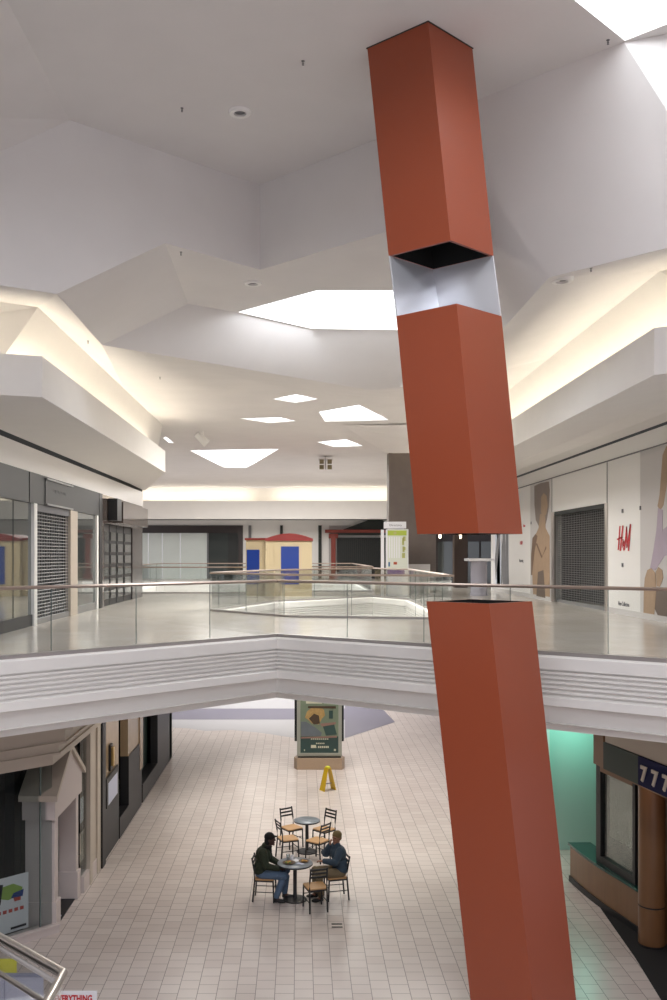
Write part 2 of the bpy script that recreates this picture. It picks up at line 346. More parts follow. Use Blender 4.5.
# coves, lips, soffits
def cove(name, path_back, path_lip, zlo, zhi, path_wall, zwall):
    m = MB(); n = len(path_lip)
    for i in range(n-1):
        a, b = path_lip[i], path_lip[i+1]; A, B = path_back[i], path_back[i+1]; P, Q = path_wall[i], path_wall[i+1]
        m.poly([v3(a, zlo), v3(b, zlo), v3(b, zhi), v3(a, zhi)])                  # lip face
        mid = lambda u, w, t: (u[0]*(1-t)+w[0]*t, u[1]*(1-t)+w[1]*t)
        Ai, Bi = mid(a, P, .62), mid(b, Q, .62)
        m.poly([v3(a, zhi), v3(b, zhi), v3(mid(b, Q, .1), zhi-.02), v3(mid(a, P, .1), zhi-.02)])
        m.poly([v3(mid(a, P, .1), zhi-.02), v3(mid(b, Q, .1), zhi-.02), v3(mid(b, Q, .1), zhi-.4), v3(mid(a, P, .1), zhi-.4)])
        m.poly([v3(mid(a, P, .1), zhi-.4), v3(mid(b, Q, .1), zhi-.4), v3(Bi, zhi-.4), v3(Ai, zhi-.4)])
        m.poly([v3(Ai, zhi-.4), v3(Bi, zhi-.4), v3(B, Z2), v3(A, Z2)])           # glowing back
        m.poly([v3(a, zlo), v3(b, zlo), v3(Q, zwall), v3(P, zwall)])              # soffit
    return struct(name, m, M['plasterw'])
LLip = [(-9.5, 12.94), (-4.1, 14.95), (-4.1, 28.6), (-16, 36)]
LW = [(-9.5, 14.5), (-5.95, 16.3), (-5.95, 35), (-16, 44)]
LW = [(-9.5, 16.2), (-5.8, 16.3), (-5.8, 35.3), (-16, 41)]
LW[0] = (-9.5, 16.0)
LLw = [(-9.5, 14.0), (-5.8, 15.5), (-5.8, 35.3), (-16, 41)]
cove('trim_1', LC, LLip, EYE+2.51, EYE+3.16, LLw, EYE+2.43)
RLip = [(9.5, 10.2), (4.9, 13.0), (4.9, 41), (17, 47)]
RW = [(9.5, 11.0), (8.35, 13.4), (8.35, 41.4), (17, 50)]
cove('trim_2', RC, RLip, EYE+2.49, EYE+3.14, RW, EYE+3.04)
FL = [(-16, 57), (-2.6, 57.5), (-2.2, 57.5), (17, 57)]; FB = [(-16, FC), (-2.6, FC+.4), (-2.2, FC+.4), (17, FC)]; FW = [(-16, 62), (-2.6, 62), (-2.2, 62), (17, 62)]
fm = MB()
for i in range(3):
    a, b, A, B, P, Q = FL[i], FL[i+1], FB[i], FB[i+1], FW[i], FW[i+1]; hi = EYE+3.3; lo = EYE+2.2
    fm.poly([v3(a, lo), v3(b, lo), v3(b, hi), v3(a, hi)]); fm.poly([v3(a, hi), v3(b, hi), (b[0], b[1]+.15, hi), (a[0], a[1]+.15, hi)])
    fm.poly([(a[0], a[1]+.15, hi), (b[0], b[1]+.15, hi), (b[0], b[1]+.15, hi-.3), (a[0], a[1]+.15, hi-.3)])
    fm.poly([(a[0], a[1]+.15, hi-.3), (b[0], b[1]+.15, hi-.3), (B[0], B[1]+1.6, hi-.3), (A[0], A[1]+1.6, hi-.3)])
    fm.poly([(A[0], A[1]+1.6, hi-.3), (B[0], B[1]+1.6, hi-.3), v3(B, Z2), v3(A, Z2)]); fm.poly([v3(a, lo), v3(b, lo), v3(Q, EYE+2.35), v3(P, EYE+2.35)])
struct('trim_3', fm, M['plasterw'])
# cove lamps
def covelamp(pts, label):
    t = MB().tube(pts, .035, 8).build('cove_lamp', M['cove'], smooth=True); tag(t, label, 'lamp', None); return t
covelamp([(-4.75, 15.5, EYE+2.86), (-4.75, 29.6, EYE+2.86)], 'long warm strip lamp hidden in the left ceiling cove above the dark shopfronts')
covelamp([(-9.0, 13.55, EYE+2.86), (-4.9, 15.3, EYE+2.86)], 'short warm strip lamp in the bent left end of the left ceiling cove')
covelamp([(5.75, 13.6, EYE+2.84), (5.75, 40, EYE+2.84)], 'long warm strip lamp hidden in the right ceiling cove above the white hoarding')
covelamp([(9.2, 10.9, EYE+2.84), (5.9, 13.3, EYE+2.84)], 'short warm strip lamp in the bent end of the right ceiling cove')
covelamp([(-12, 58.3, EYE+3.08), (-2.9, 58.5, EYE+3.08)], 'warm strip lamp in the far cove, left of its fold')
covelamp([(-1.9, 58.5, EYE+3.08), (12, 58.2, EYE+3.08)], 'warm strip lamp in the far cove, right of its fold')

# recessed downlights and small ceiling fittings, fixed to the real ceiling surface
from mathutils.bvhtree import BVHTree
def ceiling_point(px, py, dz=0):
    best = None; o = Vector((0, 0, EYE)); d = Vector(((px-CX)/F, 1, (HY-py)/F)).normalized()
    for ob in (ceil, b1o, b2o, b3o):
        h = BVHTree.FromPolygons([v.co.copy() for v in ob.data.vertices], [tuple(p.vertices) for p in ob.data.polygons]).ray_cast(o, d)
        if h[0] is not None and (best is None or h[3] < best[1]): best = (h[0], h[3])
    return best[0]+Vector((0, 0, dz))
def downlight(p, label):
    r = thing('downlight', label, 'ceiling light', p, 'ring downlights in the ceiling')
    MB().lathe([(.085, -.035), (.14, -.035), (.155, -.01), (.155, .03), (.085, .03), (.085, -.035)], p, 24).build('ring', M['white'], r, smooth=True)
    MB().lathe([(0.001, -.004), (.082, -.004), (.082, .01), (0.001, .01)], p, 20).build('diffuser', M['copper'], r)
downlight(ceiling_point(240, 111.5), 'white ring downlight in the highest flat ceiling, left of the red column')
downlight(ceiling_point(253, 282.5), 'white ring downlight in the lower ceiling panel left of the big skylight')
downlight(ceiling_point(562, 279.5), 'white ring downlight in the right ceiling strip, right of the red column')
def sprk(p, label):
    p = Vector((p.x, p.y, p.z+.004))
    tag(MB().lathe([(.022, 0), (.022, -.006), (.007, -.01), (.007, -.03), (.013, -.034), (.013, -.038), (.004, -.04), (.004, -.05), (.014, -.052), (.014, -.055)], p, 10).build('sprinkler', M['copper'], smooth=True), label, 'sprinkler', 'sprinkler heads in the ceiling')
sprk(ceiling_point(182, 108), 'small sprinkler head left of the ring downlight in the highest ceiling')
sprk(ceiling_point(303, 61), 'small sprinkler head in the highest ceiling between downlight and column')
sprk(ceiling_point(608, 40), 'small sprinkler head beside the top right skylight corner')
sprk(ceiling_point(181, 252), 'small sprinkler head at the left corner of the lower ceiling panel')
sprk(ceiling_point(591, 268), 'small sprinkler head right of the ring downlight in the right strip')
sprk(ceiling_point(88, 341), 'small sprinkler head over the left cove near its bend')
sprk(ceiling_point(160, 377), 'small sprinkler head over the left cove, further from the bend')
# square four-lamp fixture hanging far off
p = at(325.5, 465, 40)
fx = thing('ceiling_lamp_cluster', 'small square cluster of lamps hanging under the far ceiling', 'ceiling light', (p.x, p.y, p.z-.25))
MB().box(p.x-.3, p.x+.3, p.y-.3, p.y+.3, p.z+.2, p.z+.24).build('plate', M['palegrey'], fx)
for ix in (-1, 1):
    for iz in (0, 1):
        MB().box(p.x+ix*.17-.09, p.x+ix*.17+.09, p.y-.33, p.y-.12, p.z-.2+iz*.23, p.z-.03+iz*.23).build('lamp_head', M['boxlight'], fx)
MB().box(p.x-.03, p.x+.03, p.y-.12, p.y-.06, p.z-.2, p.z+.24).box(p.x-.02, p.x+.02, p.y-.02, p.y+.02, p.z+.2, Z2).build('stem', M['palegrey'], fx)
p = c(203, 431, Z2)
sp = thing('spotlight', 'small white adjustable spotlight under the ceiling left of the far skylights', 'ceiling light', p)
MB().tube([p, p+Vector((0, 0, -.25))], .02, 8).build('stem', M['white'], sp); MB().tube([p+Vector((-.22, -.1, -.12)), p+Vector((.12, .05, -.42))], [.1, .14], 14).build('lamp_head', M['white'], sp, smooth=True)

# ================================================================== UPPER FLOOR, BRIDGE
BL = (-5.2, 13.15); BV = (-.44, 17.8); BR = (6.5, 12.57)
void2 = [(-2.4, 26.0), (-.25, 23.5), (3.58, 22.6), (3.7, 32.4), (2.7, 34.7), (-.8, 31.0)]
void3 = [(-8, 38), (-3, 38), (0, 39.8), (3, 39.8), (3, 55), (-8, 55)]
outer = [BL, BV, BR, (6.5, -2), (12, -2), (12, 41), (18, 41), (18, 63), (-18, 63), (-18, 34), (-9, 34), (-9, -2), (-5.2, -2)]
fl = MB(); fl.tess([[v3(p, UP) for p in outer], [v3(p, UP) for p in void2], [v3(p, UP) for p in void3]])
struct('floor_upper', fl, M['upfloor'])
us = MB(); us.tess([[v3(p, 4.3) for p in outer], [v3(p, 4.3) for p in void2], [v3(p, 4.3) for p in void3]])
struct('ceiling_lower', us, M['plasterw'])
struct('floor_near', MB().box(-9, 9, -7, -.6, 5.0, UP), M['upfloor'])
prof = [(-.02, UP-.001), (.06, UP-.001), (.09, UP-.03), (.09, 5.14)]
z = 5.14
for i in range(5):
    prof += [(.035, z-.005), (.035, z-.03), (.085, z-.036), (.085, z-.068)]; z -= .073
prof += [(.03, z-.005), (.03, z-.03), (.14, z-.055), (.14, z-.18), (.10, z-.20), (.06, z-.20), (-.15, 4.17), (-.5, 4.17)]
def fascia(name, path, side=1): return struct(name, MB().sweep(path, prof, side=side), M['fasciaw'])
fascia('trim_4', [(-5.2, -2), BL, BV, BR, (6.5, -2)]); fascia('trim_5', void2+[void2[0]], side=-1 if True else 1); fascia('trim_6', void3+[void3[0]], side=-1)

def seglen(a, b): return math.hypot(b[0]-a[0], b[1]-a[1])
def railing(name, path, label, closed=False, plen=1.57, startv=None, inset=-.06):
    pts = path+[path[0]] if closed else path
    r = thing(name, label, 'railing', (pts[0][0], pts[0][1], UP))
    MB().sweep(pts, [(inset-.035, UP), (inset-.035, UP+.055), (inset+.035, UP+.055), (inset+.035, UP), (inset-.035, UP)]).build('base_shoe', M['shoe'], r)
    zt = UP+1.06
    MB().sweep(pts, [(inset-.045, zt-.03), (inset-.05, zt), (inset-.03, zt+.022), (inset+.03, zt+.022), (inset+.05, zt), (inset+.045, zt-.03), (inset-.045, zt-.03)]).build('handrail', M['bronze'], r)
    for i in range(len(pts)-1):
        a, b = pts[i], pts[i+1]
        if startv == 'rev' and i == 1: a, b = b, a
        L = seglen(a, b); dx, dy = (b[0]-a[0])/L, (b[1]-a[1])/L; rz = math.atan2(dy, dx)
        s = -1 if (startv == 'rev' and i == 1) else 1
        ox, oy = dy*inset*s, -dx*inset*s
        n = int(math.ceil(L/plen-.2)); t = 0
        for k in range(n):
            t1 = min(t+plen, L-.01)
            if t1-t < .1: break
            cx, cy = a[0]+dx*(t+t1)/2+ox, a[1]+dy*(t+t1)/2+oy
            MB().obox((cx, cy, (UP+.05+zt-.02)/2), (t1-t-.016, .012, zt-.07-UP), rz).build('glass_panel', [M['glass']], r)
            MB().obox((a[0]+dx*t1+ox, a[1]+dy*t1+oy, (UP+.07+zt-.02)/2), (.007, .014, zt-.09-UP), rz).build('panel_joint', M['edge'], r) if t1 < L-.05 else None
            t = t1
    return r
railing('glass_railing', [(-5.2, .5), BL, BV, BR, (6.5, .5)], 'long glass railing with bronze handrail bending along the near edge of the bridge', startv='rev')
railing('glass_railing', void2, 'glass railing around the floor opening behind the bridge', closed=True, inset=.06)
railing('glass_railing', void3, 'pale glass railing around the farthest floor opening beyond the tan kiosk', closed=True, plen=2.2, inset=.06)

# ================================================================== LOWER FLOOR
lf = MB(); lf.tess([[(-14, -8, 0), (14, -8, 0), (14, 63, 0), (-14, 63, 0)]])
struct('floor_lower', lf, M['tile'])
def zp(*pts, z=.003): return [onz(a, b, z) for a, b in pts]
t1 = MB().tess([zp((150, 724), (172, 727.5), (190, 728.5), (205, 731), (232, 730), (262, 733), (295, 738), (345, 738.5), (395, 722), (384, 711), (384, 690), (120, 690))])
struct('trim_7', t1, M['terrazzo'])
t2 = MB().tess([zp((120, 708.5), (345, 708.5), (345, 719.5), (120, 719.5), z=.006)]); t2.tess([zp((345, 738), (395, 722), (384.5, 711), (375, 706), (345, 703), z=.006)])
struct('trim_8', t2, M['mauve'])
# little flush outlet on the lower floor
p = onz(337, 926, 0)
ou = thing('floor_outlet', 'small dark pair of slots set in the tiles in front of the near table', 'floor outlet', p)
MB().box(p.x-.12, p.x+.12, p.y-.13, p.y+.13, 0.001, .006).build('plate', M['tile'], ou)
MB().box(p.x-.1, p.x+.1, p.y-.10, p.y-.045, .005, .012).build('slot', M['outlet'], ou); MB().box(p.x-.1, p.x+.1, p.y+.045, p.y+.10, .005, .012).build('slot', M['outlet'], ou)

# ================================================================== LEFT UPPER WALL
XL = -5.85
def yl(px): return XL*F/(px-CX)
w = MB(); w.box(XL, XL-.25, 2, 35, EYE+1.8, EYE+2.34); w.box(XL-.02, XL-.25, 35, 34.8, UP, EYE+2.34)
struct('wall_left', w, M['band'])
struct('trim_9', MB().box(XL-.04, XL-.6, 2, 35.1, EYE+2.34, EYE+2.62), M['slot'])
struct('light_block_left', MB().box(-12.3, -12.0, -8, 40, UP, Z0+.4), M['plasterw'])  # unseen wall added to block side light on the column's left faces
struct('wall_left_inner', MB().box(-8.9, -9.1, 2, 35, UP, EYE+2.4).box(-9, XL-.3, 34.9, 35.1, UP, EYE+2.4), M['interior'])
s1 = thing('storefront', 'closed charcoal shopfront on the upper left with a white framed roller grille', 'shopfront', (XL, yl(33), UP))
zF = EYE+1.135; zB = EYE+1.8
for a, b in ((-60, 27.5), (28.5, 69.5), (70.5, 98)):
    MB().box(XL+.03, XL-.2, yl(a), yl(b), zF, zB).build('fascia_panel', M['darkgrey'], s1)
def bb(name, p0, p1, z0, z1, d0, d1, m, par): return MB().box(XL+d0, XL-d1, yl(p0), yl(p1), z0, z1).build(name, m, par)
sg = bb('sign_panel', 43.5, 70, EYE+1.16, EYE+1.76, .05, -.02, M['darkgrey'], s1)
bb('sign_rail', 43.5, 70, EYE+1.72, EYE+1.76, .09, -.04, M['shutter'], sg); bb('sign_rail', 43.5, 70, EYE+1.14, EYE+1.18, .09, -.04, M['shutter'], sg)
lg = MB()
for i in range(9):
    y0 = yl(50+i*1.6); lg.box(XL+.052, XL+.058, y0, y0+.03, EYE+1.5-.02*(i % 3), EYE+1.54-.03*(i % 2))
lg.build('ghost_lettering', M['greyink'], sg)
bb('glass_pane', -60, 14, UP+.25, zF, -.03, .06, M['darkglass'], s1); bb('glass_pane', 15, 32.5, UP+.25, zF, -.03, .06, M['darkglass'], s1)
bb('sill', -60, 32.5, UP, UP+.25, .0, .1, M['darkgrey'], s1)
bb('post', 32.5, 35.5, UP, zF, .04, .1, M['white'], s1); bb('post', 69.5, 76.5, UP, zF, .03, .12, M['beige'], s1); bb('post', 96, 97.5, UP, zF, .03, .1, M['white'], s1)
bb('glass_pane', 76.5, 96, UP+.2, zF, -.03, .06, M['darkglass'], s1); bb('sill', 76.5, 96, UP, UP+.2, .0, .1, M['shutter'], s1)
sh = MB(); ya, yb = yl(36), yl(69.5); z = UP+.12
while z < zF-.16:
    sh.tube([(XL-.05, ya, z), (XL-.05, yb, z)], .013, 6); z += .078
n = 14
for i in range(n+1):
    y_ = ya+(yb-ya)*i/n; sh.box(XL-.04, XL-.06, y_-.006, y_+.006, UP+.1, zF-.16)
sh.build('roller_grille', M['shutter'], s1); MB().box(XL-.01, XL-.09, ya, yb, UP, UP+.12).build('bottom_bar', M['shutter'], s1)
MB().box(XL-.0, XL-.1, ya, yb, zF-.16, zF).build('grille_head', M['greyink'], s1)
MB().box(XL-.7, XL-.75, ya-.2, yb+.2, UP, zF).build('backing', M['interior'], s1)
s2 = thing('storefront', 'polished brown granite shopfront with dark doors at the end of the upper left row', 'shopfront', (XL, yl(103), UP))
bb('jamb', 98.5, 101.5, UP, zB, .03, .2, M['black'], s2)
bb('granite_lintel', 101.5, 142.5, EYE+.95, zB, .0, .2, M['granite'], s2)
bx = bb('sign_box', 113, 139, EYE+1.0, EYE+1.66, .32, -.02, M['granite'], s2); bb('sign_end', 107.5, 112, EYE+1.05, EYE+1.72, .3, -.02, M['black'], bx)
bb('granite_pier', 101.5, 104, UP, EYE+.95, 0, .2, M['granite'], s2); bb('granite_pier', 132.5, 142.5, UP, EYE+.95, 0, .2, M['darkgranite'], s2)
dd = [104, 110.5, 117.5, 124.5, 132.5]
for i in range(4):
    d = bb('door', dd[i]+.3, dd[i+1]-.3, UP+.03, EYE+.93, -.04, .1, M['black'], s2)
    k = MB(); y0, y1 = yl(dd[i]+1), yl(dd[i+1]-1)
    for zz in range(6): k.box(XL-.02, XL-.045, y0, y1, UP+.2+zz*.36, UP+.46+zz*.36)
    k.build('glass_panes', M['doorpane'], d)
bb('threshold', 104, 132.5, UP, UP+.03, -.04, .1, M['black'], s2)

# ================================================================== RIGHT UPPER WALL
XR = 8.4
def yr(px): return XR*F/(px-CX)
def wr(px, py, d=0): v = onx(px, py, XR); v.x -= d; return v
w = MB(); w.box(XR-.05, XR+.25, 4, yr(491), EYE+2.54, EYE+2.97); w.box(XR+.02, XR+.25, 40.9, 41.1, UP, EYE+2.9)
w.box(XR, XR+.25, 4, yr(606.5), UP, EYE+2.54); w.box(XR, XR+.25, yr(606.5), yr(554), EYE+1.42, EYE+2.54); w.box(XR, XR+.25, yr(554), yr(491), UP, EYE+2.54)
struct('wall_right', w, M['white'])
struct('trim_10', MB().box(XR+.04, XR+.6, 4, 41.2, EYE+2.97, EYE+3.25), M['slot'])
struct('baseboard_right', MB().box(XR-.02, XR, 4, yr(607), UP, UP+.14).box(XR-.02, XR, yr(554), 41, UP, UP+.14), M['palegrey'])
jt = MB()
for px in (552, 607.3): jt.box(XR-.012, XR, yr(px)-.02, yr(px)+.02, UP+.14 if px == 607.3 else EYE+1.42, EYE+2.54)
jt.box(XR-.075, XR-.05, 4, 41, EYE+2.53, EYE+2.56)
struct('trim_11', jt, M['greyink'])
op = thing('shutter_doorway', 'dark doorway with a half rolled grille between the white hoarding panels', 'shop entrance', (XR, yr(580), UP))
ya, yb = yr(605.5), yr(555)
MB().box(XR-.03, XR+.03, yr(608), ya, UP, EYE+1.42).build('door_jamb', M['steel'], op); MB().box(XR-.03, XR+.03, yb, yr(552), UP, EYE+1.42).build('door_jamb', M['steel'], op)
MB().box(XR-.02, XR+.08, ya, yb, EYE+1.30, EYE+1.42).build('grille_head', M['slot'], op)
MB().box(XR+1.0, XR+1.05, ya-.5, yb+.5, UP, EYE+1.6).box(XR+.25, XR+1.05, ya-.5, ya-.45, UP, EYE+1.6).box(XR+.25, XR+1.05, yb+.5, yb+.55, UP, EYE+1.6).box(XR+.25, XR+1.05, ya-.5, yb+.5, EYE+1.55, EYE+1.6).build('backing', M['interior'], op)
gr = MB(); z = UP+.1
while z < EYE+1.3: gr.tube([(XR+.1, ya, z), (XR+.1, yb, z)], .008, 6); z += .07
for i in range(31):
    y_ = ya+(yb-ya)*i/30; gr.box(XR+.093, XR+.107, y_-.005, y_+.005, UP+.05, EYE+1.3)
gr.build('roller_grille', M['shutter'], op); MB().box(XR+.07, XR+.13, ya, yb, UP+.0, UP+.1).build('bottom_bar', M['shutter'], op)
def wallpoly(mb, pts, d, m):
    mb.slab([wr(a, b, d) for a, b in pts], (.004, 0, 0), m)
# poster: afro portrait
pm = MB()
wallpoly(pm, [(530.5, 483), (551, 476.5), (551, 600.5), (530.5, 594.5)], .006, 0)
wallpoly(pm, [(534.5, 486), (541, 483), (549, 481.5), (550, 490), (549, 508), (547, 520), (545, 527), (540, 528), (536, 520), (534.7, 505)], .010, 1)
wallpoly(pm, [(541.5, 497), (544, 493), (547, 496), (548, 506), (546.5, 514), (543.5, 519), (541.3, 512)], .014, 2)
wallpoly(pm, [(540.5, 514), (545.5, 514), (546, 528), (550, 536), (550.3, 600), (533.5, 595.5), (532.2, 560), (533.5, 540), (539, 528)], .017, 2)
wallpoly(pm, [(533, 538), (536, 534), (538, 536), (535, 552), (532.6, 575), (531.6, 575), (531.6, 556)], .020, 3)
wallpoly(pm, [(536.5, 544), (537.5, 543), (543, 557), (542, 558)], .022, 3); wallpoly(pm, [(542, 558), (542.6, 557), (546.5, 546), (547, 548)], .022, 3)
wallpoly(pm, [(537, 596), (538.5, 572), (544, 570), (546, 598)], .022, 4)
tag(pm.build('poster', [M['palegrey'], M['hairp'], M['skinp'], M['skinp2'], M['taupe']]), 'tall wall poster of a bare-shouldered model with big round hair left of the dark doorway', 'poster')
# poster: abstract figure in blue grey
pm = MB()
wallpoly(pm, [(493, 500), (509, 495), (509, 589), (493, 585)], .006, 0)
for a, b, cc, dd_ in ((495, 499, 496, 501), (498.5, 501, 497, 500), (503, 505, 503, 505.5), (506.5, 508.5, 506, 508.5)):
    wallpoly(pm, [(a, 504), (b, 502), (dd_, 545), (dd_+.5, 586), (cc, 585), (cc-.3, 545)], .010, 1 if a < 500 else 2)
wallpoly(pm, [(495, 560), (497, 540), (501, 530), (499, 550), (496, 580)], .013, 2); wallpoly(pm, [(502, 535), (503.5, 560), (502.5, 586), (501.2, 586)], .013, 2)
tag(pm.build('poster', [M['cardinal'], M['paint1'], M['greyink']]), 'pale poster with blue and grey brush-like streaks at the far end of the right hoarding', 'poster')
# poster: model with lilac sleeves
pm = MB()
wallpoly(pm, [(640.5, 450), (760, 415), (760, 649), (640.5, 619.5)], .006, 0)
wallpoly(pm, [(663, 455), (667, 446), (674, 446), (668, 480), (664, 505), (660.5, 511), (658, 506), (660, 495)], .012, 1)
wallpoly(pm, [(658.5, 508), (663.5, 510), (663, 530), (668, 526), (690, 505), (700, 540), (678, 552), (665, 556), (656, 570), (650.5, 569), (654, 550), (657, 530)], .015, 2)
wallpoly(pm, [(644.5, 590), (645.5, 578), (648, 570), (652, 568), (656, 573), (657, 590), (654, 625), (644, 622)], .018, 1)
wallpoly(pm, [(656.5, 572), (659, 567), (663, 570), (664, 578), (660.5, 587), (657.5, 586)], .018, 1)
wallpoly(pm, [(654.5, 590), (664, 588), (690, 600), (700, 632), (672, 630), (664, 628), (655, 608)], .015, 3)
wallpoly(pm, [(690, 430), (720, 422), (730, 520), (700, 520), (686, 480)], .013, 1)
tag(pm.build('poster', [M['palegrey'], M['skinp'], M['lilac'], M['taupe']]), 'large poster of a seated model in lilac knitwear at the right edge', 'poster')
# H&M lettering hand-brushed strokes
lm = MB()
def stroke(pts, wd=1.1): 
    for i in range(len(pts)-1):
        (a, b), (a2, b2) = pts[i], pts[i+1]
        if abs(a2-a) > abs(b2-b): quad = [(a, b-wd), (a2, b2-wd), (a2, b2+wd), (a, b+wd)]
        else: quad = [(a-wd/2, b), (a2-wd/2, b2), (a2+wd/2, b2), (a+wd/2, b)]
        wallpoly(lm, quad, .012, 0)
stroke([(620.3, 526), (618.6, 550)]); stroke([(623.2, 525.5), (620.6, 551)], 1.3); stroke([(617.4, 539.5), (622.8, 537)], .8)
stroke([(623.5, 539), (622.8, 545), (624.2, 546), (624, 541), (623, 546), (624.4, 551)], .7)
stroke([(627, 526.5), (624.8, 550)], 1.1); stroke([(627, 526.5), (627.2, 548)], .9); stroke([(630.8, 524), (627.2, 548)], .9); stroke([(630.8, 524), (628.8, 551)], 1.3)
tag(lm.build('logo', M['redink']), 'red hand-brushed H&M logo lettering on the white hoarding', 'logo')
def walltext(s, px, py, h, m, label, cat='lettering', xs=1):
    o = wr(px, py, .01); t = textmesh(s, h, .003, xs=xs); orient(t, o, (0, -1, 0), (0, 0, 1)); tag(t.build('lettering', m), label, cat)
walltext('New Collection', 624, 606, .16, M['greyink'], 'small grey line of lettering below the red logo', xs=.8)
walltext('H&M', 521.5, 544.5, .2, M['redink'], 'small dull red lettering on the hoarding beside the big-haired portrait')
walltext('Reopening', 521.5, 562, .17, M['greyink'], 'small grey lettering lowest on the hoarding beside the portrait', xs=.9)
walltext('Now', 524.5, 527, .15, M['redink'], 'tiny red lettering highest on the hoarding beside the portrait')
for i, (px, py, lb) in enumerate(((623, 511, 'tiny dark fixing high above the red logo'), (623, 565, 'tiny dark fixing below the red logo'), (641, 508, 'tiny dark fixing right of the red logo near the panel joint'), (531.5, 523, 'tiny dark fixing left of the big-haired portrait'))):
    v = wr(px, py); tag(MB().box(v.x-.03, v.x, v.y-.03, v.y+.03, v.z-.05, v.z+.05).build('fixing', M['greyink']), lb, 'fixing', 'small dark fixings on the hoarding')

# ================================================================== FAR END
YF = 62.0
w = MB(); w.box(-18, 18, YF, YF+.3, EYE+1.95, EYE+2.3)
for a, b in ((243, 319), (388, 560), (321, 329)): 
    w.box(at(a, 0, YF).x, at(b, 0, YF).x, YF, YF+.3, UP, EYE+1.95)
struct('wall_back', w, M['white'])
struct('trim_12', MB().box(-18, 18, YF+.05, YF+.3, EYE+2.3, EYE+2.42), M['slot'])
def fx_(px): return (px-CX)*YF/F
sf = thing('storefront', 'far shopfront in a dark frame with pale papered windows, left of the tan kiosk', 'shopfront', (fx_(190), YF, UP))
MB().box(fx_(60), fx_(243), YF-.1, YF+.2, EYE+1.45, EYE+1.95).build('lintel', M['darkgranite'], sf)
MB().box(fx_(238.5), fx_(243), YF-.1, YF+.2, UP, EYE+1.45).build('post', M['darkgranite'], sf); MB().box(fx_(207), fx_(208.5), YF-.05, YF+.1, UP, EYE+1.45).build('post', M['greyink'], sf)
for a, b in ((60, 148), (148.5, 162), (162.5, 180), (180.5, 207)): MB().box(fx_(a), fx_(b), YF, YF+.05, UP, EYE+1.45).build('glass_pane', M['paleglass'], sf)
MB().box(fx_(208.5), fx_(228), YF+.02, YF+.07, UP, EYE+1.45).build('glass_pane', M['darkglass'], sf); MB().box(fx_(228), fx_(238.5), YF+.02, YF+.07, UP, EYE+1.45).build('door_panel', M['interior'], sf)
for px in (250, 281.5, 320.2):
    tag(MB().box(fx_(px)-.09 if px < 300 else fx_(px)-.12, fx_(px)+.09, YF-.15, YF+.0, UP, EYE+1.95).build('post', M['slot'] if px > 255 else M['greyink']), {250: 'grey post on the far wall behind the left edge of the tan kiosk', 281.5: 'thin dark post on the far wall above the blue-panelled kiosk', 320.2: 'dark post on the far wall left of the terracotta column'}[px], 'post')
pf = thing('storefront', 'far shopfront with a terracotta column, dark gabled awning and black grille', 'shopfront', (fx_(355), YF, UP))
MB().box(fx_(329), fx_(437), YF+.1, YF+.15, UP, EYE+1.95).build('back_wall', M['palegrey'], pf)
MB().box(fx_(337), fx_(386), YF-.02, YF+.08, UP, EYE+1.15).build('grille_back', M['interior'], pf)
g = MB()
for i in range(24): g.box(fx_(337)+i*.135, fx_(337)+i*.135+.04, YF-.08, YF-.03, UP+.05, EYE+1.12)
g.build('black_grille', M['grille'], pf)
x0, x1 = fx_(331), fx_(335.5)
MB().box(x0, x1, YF-.3, YF, UP+.3, EYE+1.1).build('column', M['redcol'], pf); MB().box(x0-.12, x1+.12, YF-.36, YF, UP, UP+.3).build('column_base', M['redcol'], pf)
MB().box(x0-.15, x1+.15, YF-.36, YF, EYE+1.1, EYE+1.4).build('capital', M['redcol'], pf)
MB().box(fx_(325), fx_(387), YF-.52, YF, EYE+1.46, EYE+1.66).build('beam', M['redcol'], pf)
MB().slab([(fx_(338), YF-.45, EYE+1.3), (fx_(387), YF-.45, EYE+1.3), (fx_(387), YF-.45, EYE+2.1), (fx_(376), YF-.45, EYE+2.5), (fx_(338), YF-.45, EYE+1.55)], (0, .4, 0)).build('gabled_awning', M['awning'], pf)

# umber wall block in the middle distance
uw = MB(); YB = 38.4; x0 = at(387.5, 0, YB).x; x1 = at(436, 0, YB).x
uw.box(x0+.06, x1, YB, YB+.9, UP, Z2); struct('wall_center', uw, M['umber'])
# recess right of it, dark shopfront
sd = thing('storefront', 'dark shopfront in the shadowed recess behind the gap of the red column', 'shopfront', (9, 49, UP))
MB().box(5.5, 13, 49, 49.2, UP, 10.2).build('wall_panel', M['darkgranite'], sd)
for a, b in ((438, 453), (468, 479), (481, 492)):
    MB().box((a-CX)*48.9/F, (b-CX)*48.9/F, 48.9, 49, UP+.1, 7.6).build('glass_pane', M['darkglass'], sd)
MB().box((453-CX)*45/F, (466-CX)*45/F, 44.6, 45.1, UP, 9.0).build('pier', woodmat('dark pier wood', srgb(58, 44, 36), srgb(70, 54, 44)), sd)
struct('wall_recess', MB().box(5.5, 13, 42.5, 49.2, 8.6, 8.75).box(12.9, 13.1, 41, 49.2, UP, 9.2), M['umber'])
for px, lb in ((440, 'small lit pendant lamp left of its pair in the gap of the red column'), (460.5, 'small lit pendant lamp right of its pair in the gap of the red column')):
    p = at(px, 536, 43.5); h = thing('pendant_lamp', lb, 'pendant lamp', p, 'pendant lamps in the dark recess')
    MB().ell(p, (.055, .055, .12), 12, 8).build('bulb', M['lamp'], h, smooth=True); MB().tube([p+Vector((0, 0, .1)), (p.x, p.y, 8.6)], .012, 6).build('cord', M['black'], h)
